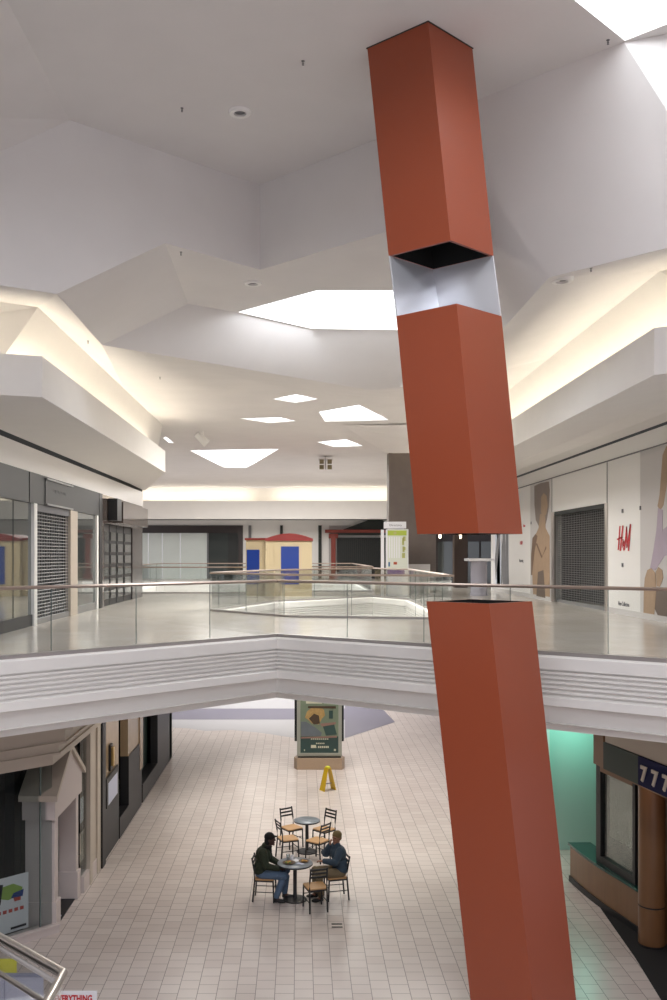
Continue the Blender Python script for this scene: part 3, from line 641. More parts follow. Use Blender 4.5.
# pedestal
p = Vector((6.85, 36, UP)); pd = thing('round_pedestal', 'grey-lilac cylindrical pedestal with a wide flat pale top by the right hoarding', 'pedestal', p)
MB().lathe([(.34, 0), (.34, .06), (.31, .08), (.31, 1.3), (.34, 1.32)], p, 28).build('drum', M['bin'], pd, smooth=True)
MB().box(p.x-.5, p.x+.5, p.y-.4, p.y+.4, UP+1.32, UP+1.42).build('top', M['cardinal'], pd, bev=.02)
# pale parapet in front of umber wall
tag(MB().box(at(406, 0, 37.8).x, at(430, 0, 37.8).x, 37.75, 37.95, UP, UP+1.18).build('low_parapet', M['palegrey']), 'low pale parapet against the umber wall, right of the directory', 'parapet')

# directory
Yd = 35.6; X = lambda px, Y=35.6: (px-CX)*Y/F
dr = thing('mall_directory', 'white upright directory sign with a green-topped map and purple base panel', 'directory sign', (X(397), Yd, UP))
zt = EYE+.98
MB().box(X(386.5), X(408.5), Yd, Yd+.35, UP, zt).build('cabinet', M['cardinal'], dr, bev=.015)
hd = MB().box(X(384.5), X(406), Yd-.06, Yd+.35, zt+.03, EYE+1.26).build('header', M['cardinal'], dr); t = textmesh('Directory', .12, .004); orient(t, (X(395.5), Yd-.066, zt+.11), (1, 0, 0), (0, 0, 1)); t.build('lettering', M['greyink'], hd)
MB().box(X(388), X(404), Yd+.05, Yd+.3, zt-.01, zt+.05).build('header_stem', M['cardinal'], dr)
MB().box(X(381.5), X(384.3), Yd+.1, Yd+.3, UP, zt-.02).build('side_post', M['cardinal'], dr)
mp = MB(); f = lambda a, b, z0, z1, d, m: mp.box(X(a), X(b), Yd-.01-d, Yd, z0, z1, m)
zz = lambda py: EYE-(py-HY)*Yd/F
f(387.6, 407.6, zz(569), zz(529.5), 0, 0); f(387.6, 406.5, zz(535.5), zz(530.5), .004, 1); f(393.5, 396.5, zz(534.5), zz(531.5), .006, 2)
for k, (a, b, y0, y1) in enumerate(((402, 404, 545, 538), (403, 405.5, 541, 536.5), (402.5, 404.5, 552, 546.5), (402, 405, 558, 553), (403.5, 405.5, 550, 547))): f(a, b, zz(y0), zz(y1), .004, 2)
for k in range(5): f(389+k*2.4, 390+k*2.4, zz(558), zz(537), .004, 5)
f(393.5, 397, zz(564.5), zz(562), .006, 3); f(388.3, 390, zz(566.5), zz(562), .006, 4)
mp.build('map_panel', [M['mapbg'], M['lime'], M['olive'], M['rust'], M['mapblue'], M['cardinal']], dr)
MB().box(X(387.5), X(404.5), Yd-.02, Yd, zz(574.5), zz(570)).build('base_panel', M['plum'], dr)

# tan kiosk
Yk = 35.2; XK = lambda px: (px-CX)*Yk/F
kk = thing('play_kiosk', 'tan kiosk with blue panels and a red curved roof behind the second railing', 'kiosk', (XK(280), Yk, UP))
zr = EYE+.57
body = [(XK(245), Yk+.55), (XK(267), Yk+.25), (XK(268), Yk), (XK(312), Yk), (XK(312), Yk+2.6), (XK(245), Yk+2.6)]
MB().prism(body, UP, zr).build('body', M['tan'], kk)
MB().box(XK(265.5), XK(268.2), Yk-.05, Yk+.2, UP, zr).build('corner_post', M['tan'], kk); MB().box(XK(274), XK(275), Yk-.03, Yk+.0, UP, zr).build('corner_trim', M['tan'], kk)
MB().box(XK(281), XK(299), Yk-.03, Yk, UP+.45, EYE+.32).build('blue_panel', M['blue'], kk)
d = Vector((XK(267)-XK(245), -.3, 0)).normalized(); nrm = Vector((d.y, -d.x, 0)); a = Vector((XK(245), Yk+.55, 0))
MB().slab([a+d*.05+nrm*.03+Vector((0, 0, UP+.45)), a+d*.56+nrm*.03+Vector((0, 0, UP+.45)), a+d*.56+nrm*.03+Vector((0, 0, EYE+.2)), a+d*.05+nrm*.03+Vector((0, 0, EYE+.2))], -nrm*.03).build('blue_panel', M['blue'], kk)
MB().prism([(XK(244), Yk+.45), (XK(268), Yk+.1), (XK(268), Yk+2.7), (XK(244), Yk+2.7)], zr, zr+.07).build('flat_roof', M['roofred'], kk)
arc = [(XK(265)+(XK(313)-XK(265))*i/14, zr+.04+.20*math.sin(PI*i/14)) for i in range(15)]
MB().slab([(x, Yk-.1, z_) for x, z_ in arc]+[(XK(313), Yk-.1, zr-.04), (XK(265), Yk-.1, zr-.04)], (0, 2.8, 0)).build('arched_roof', M['roofred'], kk)

# ================================================================== RED COLUMN SCULPTURE
def boxseg(name, top, bot, par, mouth_top=False, mouth_bot=False):
    m = MB(); cT = sum(top, Vector())/4; cB = sum(bot, Vector())/4; t_ = .035
    iT = [p+(cT-p).normalized()*t_*1.41 for p in top]; iB = [p+(cB-p).normalized()*t_*1.41 for p in bot]
    for i in range(4):
        j = (i+1) % 4; m.poly([bot[i], bot[j], top[j], top[i]])
        m.poly([top[i], top[j], iT[j], iT[i]]); m.poly([bot[i], bot[j], iB[j], iB[i]])
    o = m.build(name, M['red'], par)
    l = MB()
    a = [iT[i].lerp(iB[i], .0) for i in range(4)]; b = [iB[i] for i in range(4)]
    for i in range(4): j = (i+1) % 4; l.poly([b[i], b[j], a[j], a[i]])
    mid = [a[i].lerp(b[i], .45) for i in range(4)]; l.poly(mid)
    l.build('inner_shade', M['finshade'], o); return o  # black inner faces stand for the shade inside the hollow box
G = lambda x, y, z: Vector((x, y, EYE+z))
sc = thing('column_sculpture', 'tall rust-red broken square column with a mirrored gap rising from lower floor to ceiling', 'sculpture', (2.9, 11.2, 0))
SEC = [(-.621, 0), (0, -.56), (.621, 0), (0, .56)]          # square section set cornerwise to the viewer
def sec(pl, pn, pr, z):      # corner columns of the photo at the left, near and right corner
    YS = 11.16; L = Vector(((pl-CX)*YS/F, YS, EYE+z)); N = Vector(((pn-CX)*10.6/F, 10.6, EYE+z)); Rr = Vector(((pr-CX)*YS/F, YS, EYE+z))
    return [L, N, Rr, L+Rr-N]
def shear(S0_, dpx, z): d = dpx*10.9/F; return [Vector((p.x+d, p.y, EYE+z)) for p in S0_]
uT = sec(367.3, 428, 472.3, 6.02); uB = shear(uT, 21.8, 3.55)
mT = sec(396.2, 456.6, 501.5, 2.836); mB_ = shear(mT, 21.5, .248)
lT = sec(426.5, 489, 532.2, -.55); lBo = shear(lT, 42.5, -5.02)
kx = 6.9-.55; kf = kx/(5.02-.55); lB = [Vector((a.x+(b.x-a.x)*kf, a.y+(b.y-a.y)*kf, 0)) for a, b in zip(lT, lBo)]
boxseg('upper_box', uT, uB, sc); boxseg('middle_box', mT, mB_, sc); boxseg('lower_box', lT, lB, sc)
mm = MB(); cU = sum(uB, Vector())/4; cM = sum(mT, Vector())/4
ins = lambda p, q_: p+(q_-p)*.03
for i, j in ((0, 3), (3, 2)):
    a, b, a2, b2 = uB[i], uB[j], mT[i], mT[j]; n_ = (cU-(a+b)/2); n_.z = 0; n_ = n_.normalized()*.02
    mm.slab([a+Vector((0, 0, .0)), b, b2, a2], n_)
mm.build('mirror_panel', M['mirror'], sc)
MB().slab([p+(p-sum(uT, Vector())/4).normalized()*.015 for p in uT], (0, 0, -.01)).build('shadow_line', M['slot'], sc)  # dark plate painted in as the shadow line where column meets ceiling

# ================================================================== LOWER LEFT SHOPS
XW = -4.4
# cornice: three stepped mouldings
cp = [(-9.0, 12.03), (-4.42, 16.6), (-4.42, 22.4)]
prof_c = [(-.6, 4.29), (.46, 4.29), (.46, 3.86), (.30, 3.86), (.30, 3.64), (.34, 3.64), (.34, 3.60), (.18, 3.60), (.18, 3.44), (.22, 3.44), (.22, 3.40), (.06, 3.40), (.06, 3.2), (-.6, 3.2)]
struct('trim_13', MB().sweep(cp, prof_c), M['beige'])
# bay window shop
bayp = (-4.45, 17.25); d45 = Vector((-1, -1, 0)).normalized()
bs = thing('bay_shopfront', 'lower left shopfront with an angled display window and dark interior', 'shopfront', (bayp[0], bayp[1], 0))
P0 = Vector((bayp[0], bayp[1], 0)); P1_ = P0+d45*4.5
def along(mb, a, b, z0, z1, th, m=0, off=0):
    a = Vector((a[0], a[1], 0)); b = Vector((b[0], b[1], 0)); d = (b-a).normalized(); n = Vector((d.y, -d.x, 0)); cc = (a+b)/2+n*off
    mb.obox((cc.x, cc.y, (z0+z1)/2), ((b-a).length, th, z1-z0), math.atan2(d.y, d.x), m); return mb
along(MB(), P0, P1_, 0, .13, .16).build('stall_riser', M['pinkw'], bs)
along(MB(), P0, P1_, .13, .17, .22).build('sill', M['pinkw'], bs)
along(MB(), P0+d45*.12, P0+d45*2.3, .17, 3.2, .02).build('glass_pane', M['winglass'], bs); along(MB(), P0+d45*2.33, P1_, .17, 3.2, .02).build('glass_pane', M['winglass'], bs)
along(MB(), P0+d45*.34, P0+d45*.36, .17, 3.2, .03).build('glass_joint', M['edge'], bs)
MB().box(-9.2, -6.9, 12, 19, 0, 3.3).build('dark_interior', M['interior'], bs)
MB().prism([(-4.9, 19.6), (-6.9, 19.6), (-6.9, 17.6), (-5.35, 17.6), (-5.35, 18.0), (-5.2, 18.2)], .0, 3.2).build('dark_partition', M['interior'], bs)
MB().prism([tuple(P0.xy), (-4.6, 19.5), (-8, 19.5), (-8, 13.6)], 3.19, 3.25).build('dark_soffit', M['interior'], bs)
MB().prism([(P0.x-.2, P0.y), (-4.6, 19.5), (-8, 19.5), (-8, 13.9)], .0, .012).build('shop_floor', M['interior'], bs)
# window placard
a = at(0-22, 900, 16.55); 
wp = thing('window_placard', 'white placard with a multicolour picture leaning inside the lower left display window', 'poster', tuple(P0+d45*1.0))
dW = Vector((-1, -1, 0)).normalized(); nW = Vector((1, -1, 0)).normalized()
def placed(u, z, d=0): return P0+dW*u-nW*(.16-d)+Vector((0, 0, z-.19))
wpm = MB(); U0 = .50; U1 = 1.5
def wq(pts, m, d): wpm.slab([placed(u, z, d) for u, z in pts], nW*.006, m)
wq([(U0, .36), (U1, .36), (U1, 1.36), (U0, 1.36)], 0, 0)
wq([(U0+.12, 1.12), (U0+.3, 1.22), (U0+.55, 1.2), (U0+.6, 1.02), (U0+.4, .95), (U0+.14, 1.0)], 1, .008)
wq([(U0+.1, 1.08), (U0+.3, 1.05), (U0+.35, .97), (U0+.12, .96)], 2, .012); wq([(U0+.5, 1.25), (U0+.7, 1.28), (U0+.74, .92), (U0+.55, .9)], 3, .014); wq([(U0+.6, 1.0), (U1-.02, .98), (U1-.02, .86), (U0+.7, .88)], 1, .012); wq([(U0+.16, .96), (U0+.3, .97), (U0+.28, .9), (U0+.16, .9)], 4, .016)
for i in range(8): wq([(U0+.1+i*.11, .78+.0*i), (U0+.17+i*.11, .78), (U0+.17+i*.11, .72), (U0+.1+i*.11, .72)], 4, .01)
wq([(U0+.05, .45), (U0+.35, .45), (U0+.35, .41), (U0+.05, .41)], 3, .01)
wpm.build('placard_face', [M['cardinal'], M['pl_green'], M['pl_blue'], M['pl_black'], M['pl_red']], wp)
MB().slab([placed(U0+.3, .2, -.3), placed(U0+.7, .2, -.3), placed(U0+.6, 1.1, -.02), placed(U0+.4, 1.1, -.02)], nW*.01).build('easel_back', M['beige'], wp)
# gabled portal
XG = XW-.13
pt = thing('gabled_doorway', 'off-white gabled doorway with square posts beside the lower left display window', 'doorway', (XG, 18.2, 0))
ya, yb = 17.2, 19.05
def post(y0, y1):
    o = MB().box(XG+.04, XG-.5, y0, y1, .0, 2.1).build('post', M['pinkw'], pt, bev=.01)
    MB().box(XG+.08, XG-.54, y0-.03, y1+.03, 0, .55).build('plinth', M['pinkw'], o, bev=.01)
post(ya, ya+.26); post(yb-.2, yb)
gb = [(ya-.12, 2.08), (ya-.12, 2.5), ((ya+yb)/2, 3.16), (yb+.12, 2.5), (yb+.12, 2.08)]
MB().slab([(XG+.08, y_, z_) for y_, z_ in gb], (-.6, 0, 0)).build('gable', M['pinkw'], pt)
for s_ in (0, 1):
    e = (ya-.22, 2.44) if s_ == 0 else (yb+.22, 2.44); apx = ((ya+yb)/2, 3.17)
    MB().slab([(XG+.14, e[0], e[1]), (XG+.14, e[0], e[1]+.1), (XG+.14, apx[0], apx[1]+.1), (XG+.14, apx[0], apx[1])], (-.7, 0, 0)).build('roof_slope', M['beige'], pt)
dl = MB().box(XG-.3, XG-.34, ya+.26, yb-.2, .05, 2.08).build('door', M['winglass'], pt); MB().tube([(XG-.24, 17.75, .9), (XG-.24, 17.75, 1.3)], .015, 8).build('door_handle', M['black'], dl)
MB().box(XG+.02, XG-.5, ya+.26, yb-.2, .0, .02).build('threshold', M['black'], pt); MB().box(XG-.02, XG-.3, ya+.5, ya+.75, .02, .026).build('door_mat', M['lav'], pt)
MB().box(XG-1.0, XG-1.05, ya-.1, yb+.1, 0, 3.3).build('dark_interior', M['interior'], pt)
# window after the portal
sw = thing('side_shopfront', 'narrow beige framed shop window right of the gabled doorway', 'shopfront', (XW, 20, 0))
MB().box(XW, XW-.2, yb+.12, 20.66, 0, .34).build('stall_riser', M['pinkw'], sw)
MB().box(XW-.06, XW-.08, yb+.15, 19.7, .34, 4.0).build('glass_pane', M['winglass'], sw)
for y0, y1 in ((19.65, 19.85), (20.35, 20.66)): MB().box(XW+.02, XW-.2, y0, y1, .0, 4.25).build('post', M['beige'], sw)
MB().box(XW-.02, XW-.1, 19.85, 20.35, 0, 4.25).build('infill', M['beige'], sw)
MB().box(XW-.09, XW-.1, 19.25, 19.5, 1.4, 1.9).build('window_notice', M['cardinal'], sw); MB().box(XW-.09, XW-.1, 19.2, 19.6, .6, 1.2).build('window_notice', M['beige'], sw); MB().box(XW-.9, XW-.95, 19.2, 20.6, 0, 4.2).build('dark_interior', M['interior'], sw)
# dark shop row
XD = XW; YQ = [(98.5, 'x')]
def ylo(px): return XW*F/(px-CX)
ds = thing('panelled_shopfront', 'dark and tan stone shopfront row with a framed notice along the lower left', 'shopfront', (XW, 26, 0))
def lb_(name, p0, p1, z0, z1, d0, d1, m): return MB().box(XW+d0, XW-d1, ylo(p0), ylo(p1), z0, z1).build(name, m, ds)
lb_('post', 100, 103.2, 0, 4.28, .06, .2, M['black'])
lb_('dark_dado', 103.2, 119, 0, 1.45, .0, .2, M['darkgrey']); lb_('marble_panel', 103.2, 119, 1.45, 4.28, -.01, .2, M['marble'])
lb_('recess_wall', 119, 128, 0, 4.28, -.5, .6, M['fasciag'])
lb_('black_base', 128, 141, 0, 1.75, .02, .2, M['black']); lb_('marble_pier', 128, 139, 1.75, 4.28, .0, .2, M['marble']); lb_('pier_edge', 139, 142, 1.0, 4.28, .03, .2, M['marble'])
lb_('black_base', 119, 128, 0, .5, .02, .2, M['black'])
lb_('recess_wall', 142, 157, .3, 4.28, -.3, .45, M['fasciag']); lb_('black_base', 142, 157, 0, .5, .02, .3, M['black'])
lb_('black_base', 157, 171, 0, 2.2, .02, .2, M['black']); lb_('marble_pier', 157, 169, 2.2, 4.28, 0, .2, M['marble']); lb_('pier_edge', 169, 171.5, 0, 4.28, .02, .2, M['fasciag'])
struct('wall_lower_left', MB().box(-12, XW-.2, 21.6, 31.9, 0, .02).box(-5.3, -5.2, 19.5, 31.9, 0, 4.28).box(-12, XW-.1, 31.7, 32.0, 0, 4.28).box(-12.2, -12, -8, 62, 0, 4.28), M['darkgranite'])
nf = thing('notice_frame', 'black framed notice board on the tan stone of the lower left row', 'notice board', (XW+.02, ylo(111.5), 1.3))
def nb(name, a, b, y0, y1, d0, d1, m, par=None):
    z0 = onx(a, y0, XW).z; z1 = onx(a, y1, XW).z
    return MB().slab([onx(a, y0, XW)+Vector((d1, 0, 0)), onx(b, y0-(b-a)*1.35, XW)+Vector((d1, 0, 0)), onx(b, y1-(b-a)*1.25, XW)+Vector((d1, 0, 0)), onx(a, y1, XW)+Vector((d1, 0, 0))], (d0-d1, 0, 0)).build(name, m, par or nf)
nb('frame', 104.6, 116.6, 809, 779.5, .0, .05, M['black']); nb('notice_sheet', 106, 115.3, 805.5, 783.5, .04, .056, M['lav'])
v = onx(110, 757, XW); wl = thing('sconce', 'dark wall sconce on tan stone above the framed notice', 'wall light', (XW, v.y, v.z-.3))
MB().box(XW-.01, XW+.04, v.y-.12, v.y+.12, v.z-.3, v.z+.3).build('back_plate', M['black'], wl); MB().box(XW+.03, XW+.10, v.y-.07, v.y+.07, v.z-.2, v.z+.24).build('shade', M['ps_gold'], wl, bev=.02)

# ================================================================== LOWER RIGHT SHOP
ct = thing('curved_counter', 'low curved wood veneer counter with a dark green top at the lower right', 'counter', (5.95, 18.4, 0))
def inter(pts, n=6):
    out = []
    for i in range(len(pts)-1):
        p0 = pts[max(i-1, 0)]; p1 = pts[i]; p2 = pts[i+1]; p3 = pts[min(i+2, len(pts)-1)]
        for k in range(n):
            t = k/n; out.append(tuple(.5*((2*p1[d])+(-p0[d]+p2[d])*t+(2*p0[d]-5*p1[d]+4*p2[d]-p3[d])*t*t+(-p0[d]+3*p1[d]-3*p2[d]+p3[d])*t**3) for d in (0, 1)))
    return out+[pts[-1]]
front = inter([(5.72, 19.9), (5.79, 19.1), (5.92, 18.3), (6.08, 17.6), (6.2, 17.0)]); back = [(6.7, 17.2), (6.3, 18.6), (6.15, 19.9)]
MB().prism(front+back, .12, .77).build('front_panel', M['cabinetwood'], ct)
MB().prism([(x-.05, y-.0) for x, y in front]+back, .77, .82).build('top', M['greentop'], ct)
MB().prism([(x-.03, y) for x, y in front]+back, .0, .12).build('kick_plate', M['black'], ct)
dw = thing('display_window', 'tall black framed window with grey sheer curtain behind the curved counter', 'window', (6.15, 18.1, .82))
a, b = Vector((5.96, 18.75, 0)), Vector((6.22, 17.3, 0))
for nm, t0, t1, z0, z1, th in (('frame_side', 0, .12, .82, 2.75, .12), ('frame_side', .94, 1, .82, 2.75, .12), ('frame_sill', .12, .94, .82, .95, .12)):
    along(MB(), a.lerp(b, t0), a.lerp(b, t1), z0, z1, th).build(nm, M['black'], dw)
along(MB(), a.lerp(b, .12), a.lerp(b, .94), 2.63, 2.8, .14).build('frame_head', M['cabinetwood'], dw)
along(MB(), a.lerp(b, .12), a.lerp(b, .94), .95, 2.65, .02).build('pane', glassmat('display glass', (.9, .95, .93), .6), dw)
cu = MB(); nW2 = Vector(((b-a).normalized().y, -(b-a).normalized().x, 0)); back_dir = Vector((1, .2, 0)).normalized(); pts = []
for i in range(61):
    q_ = a.lerp(b, .13+.8*i/60)+back_dir*(.14+.025*math.sin(i*.9)); pts.append(q_)
for i in range(60): cu.poly([pts[i]+Vector((0, 0, 1.35)), pts[i+1]+Vector((0, 0, 1.35)), pts[i+1]+Vector((0, 0, 2.62)), pts[i]+Vector((0, 0, 2.62))])
so = cu.build('curtain', M['curtain'], dw, smooth=True); so.modifiers.new('thick', 'SOLIDIFY').thickness = .004
MB().slab([a+back_dir*.5, b+back_dir*.5, b+back_dir*.5+Vector((0, 0, 2.7)), a+back_dir*.5+Vector((0, 0, 2.7))], back_dir*.05).shift((0, 0, .0)).build('dark_back', M['interior'], dw)
pl = thing('wood_pillar', 'rounded wood veneer pillar under the 777 sign', 'pillar', (6.22, 16.62, 0))
MB().lathe([(.23, 0.05), (.23, .7)], (6.22, 16.62, 0), 32).build('lower_shaft', M['pillarwood'], pl, smooth=True); MB().lathe([(.222, .7), (.222, .73)], (6.22, 16.62, 0), 32).build('groove', M['black'], pl, smooth=True)
MB().lathe([(.23, .73), (.23, 2.97)], (6.22, 16.62, 0), 32).build('upper_shaft', M['pillarwood'], pl, smooth=True); MB().lathe([(.22, 0), (.22, .05)], (6.22, 16.62, 0), 32).build('base', M['black'], pl)
tag(MB().prism([(6.48, 16.7), (6.9, 14.0), (7.2, 14.0), (6.8, 16.9)], 0, 2.97).build('wood_panel', M['pillarwood']), 'plain wood veneer wall panel right of the rounded pillar', 'wall panel')
fp = [(5.54, 17.75), (5.58, 17.3), (5.8, 16.05), (5.97, 15.1), (6.4, 13.0)]
sgn = thing('shop_sign', 'dark green and navy fascia sign reading 777 at the lower right', 'sign', (5.7, 16.6, 2.97))
MB().prism([fp[0], fp[1], (7.0, 17.6), (7.0, 17.8)], 2.97, 4.28).build('fascia_end', M['cabinetwood'], sgn)
MB().prism([fp[1], (5.79, 16.1), (7.0, 16.1), (7.0, 17.5)], 2.97, 3.46).build('green_fascia', M['fasciag'], sgn)
MB().prism([(5.79, 16.1), fp[3], fp[4], (7.0, 13.0), (7.0, 16.1)], 2.97, 3.46).build('navy_face', M['navy'], sgn)
MB().prism([(5.68, 17.3), (5.9, 16.1), (6.08, 15.1), (7.0, 15.1), (7.0, 17.4)], 2.90, 2.97).build('wood_soffit', M['cabinetwood'], sgn)
dS = Vector((fp[3][0]-5.79, fp[3][1]-16.1, 0)).normalized()
for k, (px) in enumerate((644.5, 655.5, 666.5)):
    # find the spot on the sign face line
    best = min((abs((5.79+dS.x*t)*F/(16.1+dS.y*t)+CX-px), t) for t in [i*.005 for i in range(400)])[1]
    o = Vector((5.79, 16.1, 0))+dS*best+Vector((-.012, 0, 3.07)); t = textmesh('7', .36, .012, bold=.012, xs=1.0); orient(t, o, (dS.x, dS.y, 0), (0, 0, 1)); t.build('sign_figure', M['numer'], sgn)
struct('trim_14', MB().prism([(5.60, 17.25), (5.83, 16.05), (6.0, 15.1), (6.45, 13.0), (9, 13), (9, 17.2)], 3.47, 4.29), M['beige'])
struct('trim_15', MB().prism([(5.78, 19.9), (5.88, 18.6), (5.74, 16.1), (5.6, 14.6), (5.5, 13), (9, 13), (9, 17.5), (6.6, 18.0), (6.3, 19.8)], .002, .008), M['carpet'])
struct('wall_lower_right', MB().box(5.83, 9.2, 22.0, 22.2, 0, 4.28), M['aqua'])
struct('wall_lower_right_side', MB().box(6.32, 9, 19.9, 20.0, 0, 4.28).box(9, 9.2, 12, 22, 0, 4.28), M['fasciag'])
struct('trim_16', MB().box(5.72, 5.83, 21.95, 22.2, 0, 4.28), M['white'])
struct('trim_17', MB().prism([(6.1, 20.0), (6.52, 21.9), (9, 21.9), (9, 20.0), (6.2, 20.0)], 3.15, 4.28), M['cabinetwood'])

# ================================================================== POSTER STAND
Yp = 30.2; XP = lambda px, Y=30.2: (px-CX)*Y/F; ZP = lambda py, Y=30.2: EYE-(py-HY)*Y/F
ps = thing('poster_stand', 'grey-green framed film poster stand on a stone base under the bridge', 'poster stand', (XP(319.5), Yp+.3, 0))
MB().prism([(XP(294), Yp+.25), (XP(297), Yp), (XP(342), Yp), (XP(345), Yp+.25), (XP(342), Yp+.55), (XP(297), Yp+.55)], 0, ZP(758.5)).build('stone_base', M['stone'], ps)
zb_ = ZP(758.5); ztp = 3.05
cabn = MB().box(XP(297), XP(342), Yp+.1, Yp+.45, zb_+.05, ztp).build('cabinet', M['stand'], ps); MB().box(XP(298), XP(341), Yp+.12, Yp+.43, zb_, zb_+.05).build('shadow_gap', M['black'], ps)
for a_, b_ in ((294.5, 296.9), (342.1, 344)): MB().box(XP(a_), XP(b_), Yp+.14, Yp+.45, ZP(742), ztp).build('side_fin', M['finshade'], ps)
pc = MB()
def pq(pts, m, d): pc.slab([(XP(a), Yp+.1-.006*d, ZP(b)) for a, b in pts], (0, .005, 0), m)
pq([(300.5, 753.5), (338.5, 753.5), (338.5, 690), (300.5, 690)], 0, 1)
pq([(300.5, 737), (338.5, 737), (338.5, 690), (300.5, 690)], 1, 2)
pq([(305, 718), (307, 712), (312, 708), (318, 707), (324, 710), (325, 716), (322, 719), (319, 725), (312, 724), (308, 720)], 2, 3)
pq([(309, 719), (314, 714), (319, 716), (320, 724), (314, 725)], 3, 4)
pq([(301, 722), (306, 722), (314, 727), (322, 733), (321, 736.5), (301, 736.5)], 4, 5)
pq([(322, 724), (334, 724), (337, 735), (326, 736)], 0, 4); pq([(301, 737.5), (337, 736.5), (337, 738), (301, 739)], 5, 5); pq([(320, 724), (336, 722.5), (336, 724.5), (322, 727)], 5, 6)
pq([(329, 711), (333, 711), (333, 719), (329, 719)], 0, 4); pq([(308, 706.5), (336, 706.5), (336, 709), (308, 708.5)], 3, 4); pq([(306, 700), (322, 700), (322, 704), (306, 704)], 6, 4)
for i in range(9): pq([(311+i*2, 740), (312.4+i*2, 740), (312.4+i*2, 739), (311+i*2, 739)], 6, 4)
for i in range(5): pq([(316+i*1.8, 744.5), (317.3+i*1.8, 744.5), (317.3+i*1.8, 743.3), (316+i*1.8, 743.3)], 6, 4)
pq([(311, 748.5), (316.5, 748.5), (316, 745.5), (311, 745.5)], 6, 4)
for i in range(6): pq([(318+i*1.9, 748.5), (319.3+i*1.9, 748.5), (319.3+i*1.9, 746.5), (318+i*1.9, 746.5)], 6, 4)
pq([(304, 751.5), (305, 751.5), (305, 750), (304, 750)], 6, 4); pq([(334, 751.5), (336, 751.5), (336, 749.5), (334, 749.5)], 6, 4)
pc.build('poster_sheet', [M['ps_green'], M['ps_sage'], M['ps_gold'], M['ps_brown'], M['ps_grey'], M['ps_rose'], M['ps_cream']], ps)
MB().box(XP(299), XP(340), Yp+.06, Yp+.1, zb_+.1, zb_+.16).build('frame_rail', M['stand'], ps)

# wet-floor sign
Yw = 27.6; w0 = Vector(((327.8-CX)*Yw/F, Yw, 0))
ws = thing('wet_floor_sign', 'small yellow folding wet floor sign in front of the poster stand', 'floor sign', w0)
for s_ in (-1, 1):
    pn = MB(); wv = [(s_*.19, -.13, 0), (s_*.19, .13, 0), (s_*.035, .09, .66), (s_*.035, -.09, .66)]
    pn.slab([w0+Vector(v_) for v_ in wv], (s_*.022, 0, 0)); pn.build('panel', M['yellow'], ws)
ws.rotation_euler = (0, 0, .55)
MB().box(w0.x-.05, w0.x+.05, w0.y-.06, w0.y+.06, .63, .70).build('hinge_handle', M['yelcard'], ws, bev=.01)
MB().box(w0.x-.13, w0.x+.13, w0.y-.01, w0.y+.01, .18, .2).build('brace', M['greyink'], ws)

# ================================================================== NEAR LEFT GUARD RAIL
rt = thing('stair_guard', 'stainless steel twin tube stair guard with glass at the bottom left corner', 'railing', (-1.64, 6.3, 3.0))
h = EYE-2.9
c0 = onz(-60, 904, h); c1 = onz(63, 973.5, h); c2 = onz(44, 1008, h)+Vector((0, -.5, 0))
MB().tube([c0, c1, onz(44, 1008, h), onz(10, 1070, h)], .034, 14).build('top_rail', M['steel'], rt, smooth=True)
MB().tube([c0+Vector((.0, .0, -.055)), c1+Vector((-.03, -.03, -.055))], .018, 10).build('glass_channel', M['shoe'], rt, smooth=True)
g0 = onz(-60, 938, EYE-3.15); MB().tube([(c0.x, c0.y, h-.26), (c1.x-.05, c1.y+.02, h-.26), (c1.x-.06, c1.y-1.2, h-.26)], .020, 12).build('mid_rail', M['steel'], rt, smooth=True)
MB().slab([(c0.x, c0.y, h-1.0), (c1.x-.03, c1.y, h-1.0), (c1.x-.03, c1.y, h-.06), (c0.x, c0.y, h-.06)], (0, -.012, 0)).build('glass_panel', M['glass'], rt)
MB().slab([(c1.x, c1.y, h-1.0), (c1.x-.02, c1.y-1.2, h-1.0), (c1.x-.02, c1.y-1.2, h-.06), (c1.x, c1.y, h-.06)], (-.012, 0, 0)).build('glass_panel', M['edge'] if False else M['glass'], rt)
MB().tube([(c1.x-.01, c1.y-.02, h-1.06), (c1.x-.01, c1.y-.02, h)], .02, 10).build('post', M['steel'], rt) if False else None
struct('floor_landing', MB().prism([(c0.x-.3, c0.y+.05), (c1.x+.05, c1.y+.05), (c1.x+.03, 2.0), (-5, 2.0)], h-1.3, h-1.0).box(-3.2, -2.9, 3.0, 3.3, 0, h-1.3), M['plasterw'])

# display boards beyond the guard
YE = 13.0; XE = lambda px: (px-CX)*YE/F; ZE = lambda py: EYE-(py-HY)*YE/F
bd = thing('display_board', 'pale lavender free-standing board behind the steel stair guard', 'board', (XE(12), YE, 0))
MB().box(XE(-25), XE(43), YE, YE+.04, .1, ZE(975.5)).build('panel', M['lav'], bd); MB().box(XE(-26), XE(44.5), YE-.01, YE+.05, ZE(977), ZE(974.5)).build('top_edge', M['lavd'], bd)
MB().box(XE(4), XE(5.2), YE-.01, YE, .1, ZE(977)).build('divider', M['lavd'], bd)
for px in (-20, 38): MB().box(XE(px), XE(px)+.05, YE-.2, YE+.24, 0, .1).build('foot', M['lavd'], bd)
yc = thing('yellow_card', 'bright yellow card on a stand behind the pale lavender board', 'sign', (XE(2), YE+.3, 0))
Y2 = YE+.3; MB().box((-16-CX)*Y2/F, (16.5-CX)*Y2/F, Y2, Y2+.01, EYE-(976-HY)*Y2/F, EYE-(959-HY)*Y2/F).build('card', M['yelcard'], yc)
MB().box((-4-CX)*Y2/F, (0-CX)*Y2/F, Y2+.01, Y2+.03, 0, EYE-(962-HY)*Y2/F).build('stand_post', M['black'], yc); MB().box((-14-CX)*Y2/F, (10-CX)*Y2/F, Y2-.1, Y2+.15, 0, .02).build('foot', M['black'], yc)
